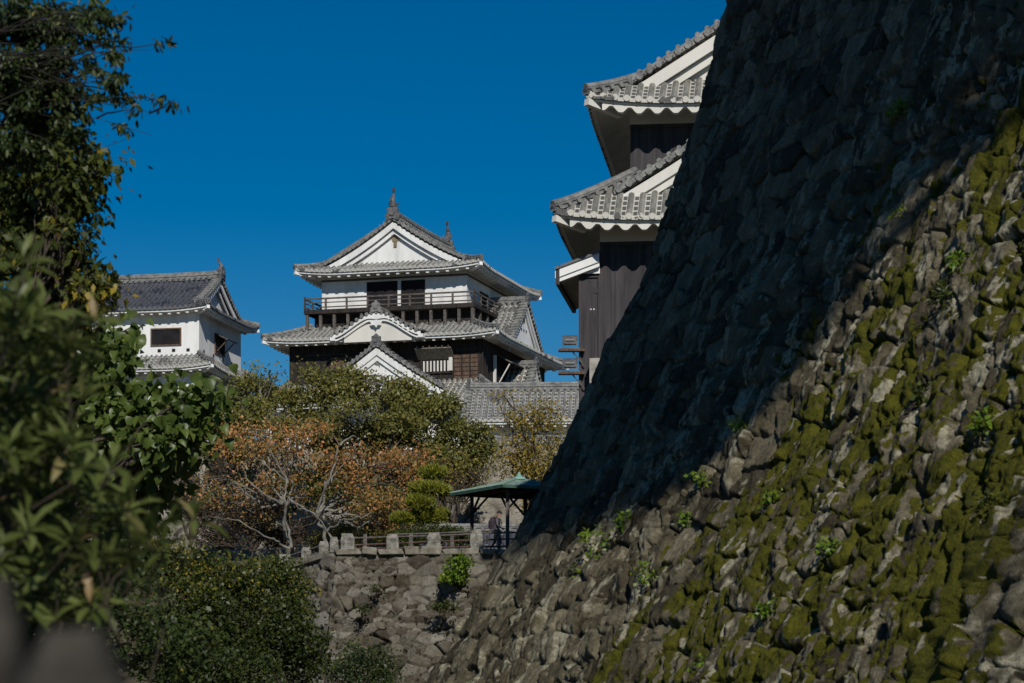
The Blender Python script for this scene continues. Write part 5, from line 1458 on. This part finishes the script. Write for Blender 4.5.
# ---------------------------------------------------------------- the visitor
def person(loc, rz):
    H = thing('person', 'person in dark cap and grey jacket with a dark rucksack walking by the pavilion', 'person', loc, rz)
    J = {'pelvis': (0, 0, .92), 'waist': (0.01, 0, 1.06), 'chest': (0.05, 0, 1.27), 'neck': (.09, 0, 1.44), 'head0': (.12, 0, 1.53), 'head1': (.13, 0, 1.64),
         'hipL': (0, .09, .88), 'kneeL': (.16, .09, .49), 'ankL': (.10, .09, .09), 'toeL': (.27, .10, .035), 'hipR': (0, -.09, .88), 'kneeR': (-.02, -.09, .48), 'ankR': (-.24, -.09, .14), 'toeR': (-.12, -.10, .03),
         'shL': (.06, .18, 1.37), 'elL': (-.03, .23, 1.12), 'wrL': (.10, .22, .92), 'paL': (.14, .215, .86), 'shR': (.06, -.18, 1.37), 'elR': (.10, -.23, 1.12), 'wrR': (.26, -.20, 1.00), 'paR': (.32, -.19, .97)}
    R = {'pelvis': .145, 'waist': .13, 'chest': .155, 'neck': .055, 'head0': .085, 'head1': .098, 'hip': .095, 'knee': .06, 'ank': .042, 'toe': .035, 'sh': .065, 'el': .043, 'wr': .028, 'pa': .030}
    E = [('pelvis', 'waist'), ('waist', 'chest'), ('chest', 'neck'), ('neck', 'head0'), ('head0', 'head1')]
    for s_ in 'LR': E += [('pelvis', 'hip' + s_), ('hip' + s_, 'knee' + s_), ('knee' + s_, 'ank' + s_), ('ank' + s_, 'toe' + s_), ('chest', 'sh' + s_), ('sh' + s_, 'el' + s_), ('el' + s_, 'wr' + s_), ('wr' + s_, 'pa' + s_)]
    for s_ in 'LR':
        p = np.array(J['pa' + s_]); w = np.array(J['wr' + s_]); d = (p - w) / np.linalg.norm(p - w)
        sd = np.array([0.9 * (1 if s_ == 'L' else .2), 0, .0]); sd = np.cross(d, [0, 1, 0]); sd /= np.linalg.norm(sd)
        for k, ln in enumerate((.070, .080, .074, .058)):
            n1, n2 = f'f{k}a{s_}', f'f{k}b{s_}'
            o_ = sd * (.027 - .018 * k)
            J[n1] = tuple(p + o_ + d * ln * .55); J[n2] = tuple(p + o_ * 1.05 + d * ln * .95 + np.array([0, -.018 if s_ == 'L' else .018, -.012]))
            R[n1[:3]] = .009; R[n2[:3]] = .008
            E += [('pa' + s_, n1), (n1, n2)]
        J['tha' + s_] = tuple(w + d * .03 + sd * .035); J['thb' + s_] = tuple(w + d * .065 + sd * .05); R['tha'] = .010; R['thb'] = .008
        E += [('wr' + s_, 'tha' + s_), ('tha' + s_, 'thb' + s_)]
    names = list(J); idx = {n: i for i, n in enumerate(names)}
    me = bpy.data.meshes.new('body'); me.from_pydata([J[n] for n in names], [(idx[a], idx[b]) for a, b in E], [])
    o = link_mesh('body', me, MAT['jacket'], H)
    me.materials.append(MAT['skin']); me.materials.append(MAT['trousers'])
    sk = o.modifiers.new('skin', 'SKIN')
    for i, n in enumerate(names):
        key = n if n in R else (n[:-1] if n[:-1] in R else n[:3])
        r = R[key]; me.skin_vertices[0].data[i].radius = (r, r * (1.0 if key not in ('chest', 'waist', 'pelvis') else 1.0))
        me.skin_vertices[0].data[i].use_root = (n == 'pelvis')
    ss = o.modifiers.new('smooth', 'SUBSURF'); ss.levels = 1; ss.render_levels = 2
    # turn the skin into a plain mesh so that its cloth and skin can differ
    dg = bpy.context.evaluated_depsgraph_get(); ev = o.evaluated_get(dg); nm = bpy.data.meshes.new_from_object(ev)
    o.modifiers.clear(); o.data = nm; nm.name = 'body'
    for mname in ('jacket', 'skin', 'trousers'):
        if MAT[mname].name not in [m.name if m else '' for m in nm.materials]: nm.materials.append(MAT[mname])
    order = {m.name: i for i, m in enumerate(nm.materials) if m}
    for p in nm.polygons:
        z = p.center.z; x, y = p.center.x, p.center.y
        hand = abs(y) > .17 and z < 1.03 and (x > .2 or z < .93) and z > .7
        p.material_index = order[MAT['skin'].name] if (z > 1.43 or hand) else (order[MAT['trousers'].name] if z < .98 and abs(y) < .2 else order[MAT['jacket'].name])
        p.use_smooth = True
    # face
    f = MB(); f.tube([(.225, 0, 1.615), (.25, 0, 1.585), (.228, 0, 1.57)], [.012, .020, .012], 6)
    f.build('nose', MAT['skin'], o)
    f = MB()
    for sy in (-1, 1): f.disc((.222, sy * .036, 1.622), (1, sy * .3, 0), .012, .01, 8)
    f.build('eyes', MAT['void'], o)
    f = MB(); f.obox((.222, 0, 1.545), (.006, 0, 0), (0, .026, 0), (0, 0, .005)); f.build('mouth', MAT['trousers'], o)
    for sy in (-1, 1):
        f = MB(); f.disc((.13, sy * .108, 1.60), (0, sy, 0), .03, .02, 8); f.build('ear', MAT['skin'], o)
    c = MB()
    th = np.linspace(0, math.pi / 2, 6)
    c.tube([(.125, 0, 1.63 + .125 * math.sin(t)) for t in th], [.118 * math.cos(t) + .004 for t in th], 14)
    c.obox((.26, 0, 1.645), (.06, 0, -.012), (0, .075, 0), (0, 0, .008))
    c.build('cap', MAT['trousers'], H, smooth=True)
    b = MB()
    b.tube([(-.17, 0, .98), (-.19, 0, 1.06), (-.185, 0, 1.25), (-.13, 0, 1.42), (-.10, 0, 1.46)], [.11, .155, .16, .12, .03], 12)
    bp2 = b.build('rucksack', MAT['rucksack'], H, smooth=True)
    s_ = MB()
    for sy in (-1, 1): s_.tube([(-.08, sy * .10, 1.42), (.07, sy * .11, 1.455), (.20, sy * .11, 1.34), (.19, sy * .12, 1.15), (.0, sy * .155, 1.02)], .018, 6)
    s_.build('shoulder_strap', MAT['rucksack'], bp2, smooth=True)
    return H
MAT['jacket'] = noise_mat('grey_lilac_jacket', (0.07, 0.06, 0.07), (0.11, 0.10, 0.11), 6, 0.8)
MAT['skin'] = noise_mat('skin', (0.35, 0.20, 0.14), (0.42, 0.25, 0.18), 6, 0.6)
MAT['trousers'] = noise_mat('dark_trousers', (0.02, 0.02, 0.024), (0.035, 0.035, 0.04), 6, 0.85)
MAT['rucksack'] = noise_mat('dark_plum_rucksack', (0.022, 0.015, 0.022), (0.05, 0.032, 0.045), 6, 0.8)
person((-0.62, 99.4, TER + 0.02), math.radians(-15)).scale = (.95, .95, .95)

# ---------------------------------------------------------------- blurred posts right in front of the lens
def rough_post(name, label, px0, px1, top, Y, seed):
    rg = np.random.default_rng(seed)
    x0, x1 = (px0 - 512) * Y / F_PX, (px1 - 512) * Y / F_PX
    zt = (HOR - top) * Y / F_PX; zb = -1.7
    cx_, rx = (x0 + x1) / 2, (x1 - x0) / 2
    t = np.linspace(0, 1, 40); an = np.arange(20) * 2 * math.pi / 20
    ring = []
    for k in t:
        s_ = 1.0 if k < .97 else (1 - ((k - .97) / .03) ** 2 * .5)
        ring.append([(rx * s_ * np.sign(math.cos(a)) * abs(math.cos(a)) ** .6 * (1 + .10 * (rg.random() - .5)), rx * s_ * np.sign(math.sin(a)) * abs(math.sin(a)) ** .6 * (1 + .10 * (rg.random() - .5)), (zt - zb) * k + .01 * (rg.random() - .5)) for a in an])
    mb = MB(); mb.grid(ring, closed=True); mb.poly(ring[-1])
    o = mb.build(name, MAT['post_stone'], None, smooth=True); o.location = (cx_, Y, zb)
    return tag(o, label, 'post')
MAT['post_stone'] = noise_mat('brown_weathered_stone', (0.012, 0.011, 0.009), (0.062, 0.055, 0.044), 9, 0.9, 0.6, 30)
rough_post('stone_post', 'taller thin out of focus post at the left edge', -40, 24, 578, 2.2, 1)
rough_post('stone_post', 'broad brown out of focus post in the lower left corner', 20, 128, 632, 2.1, 2)
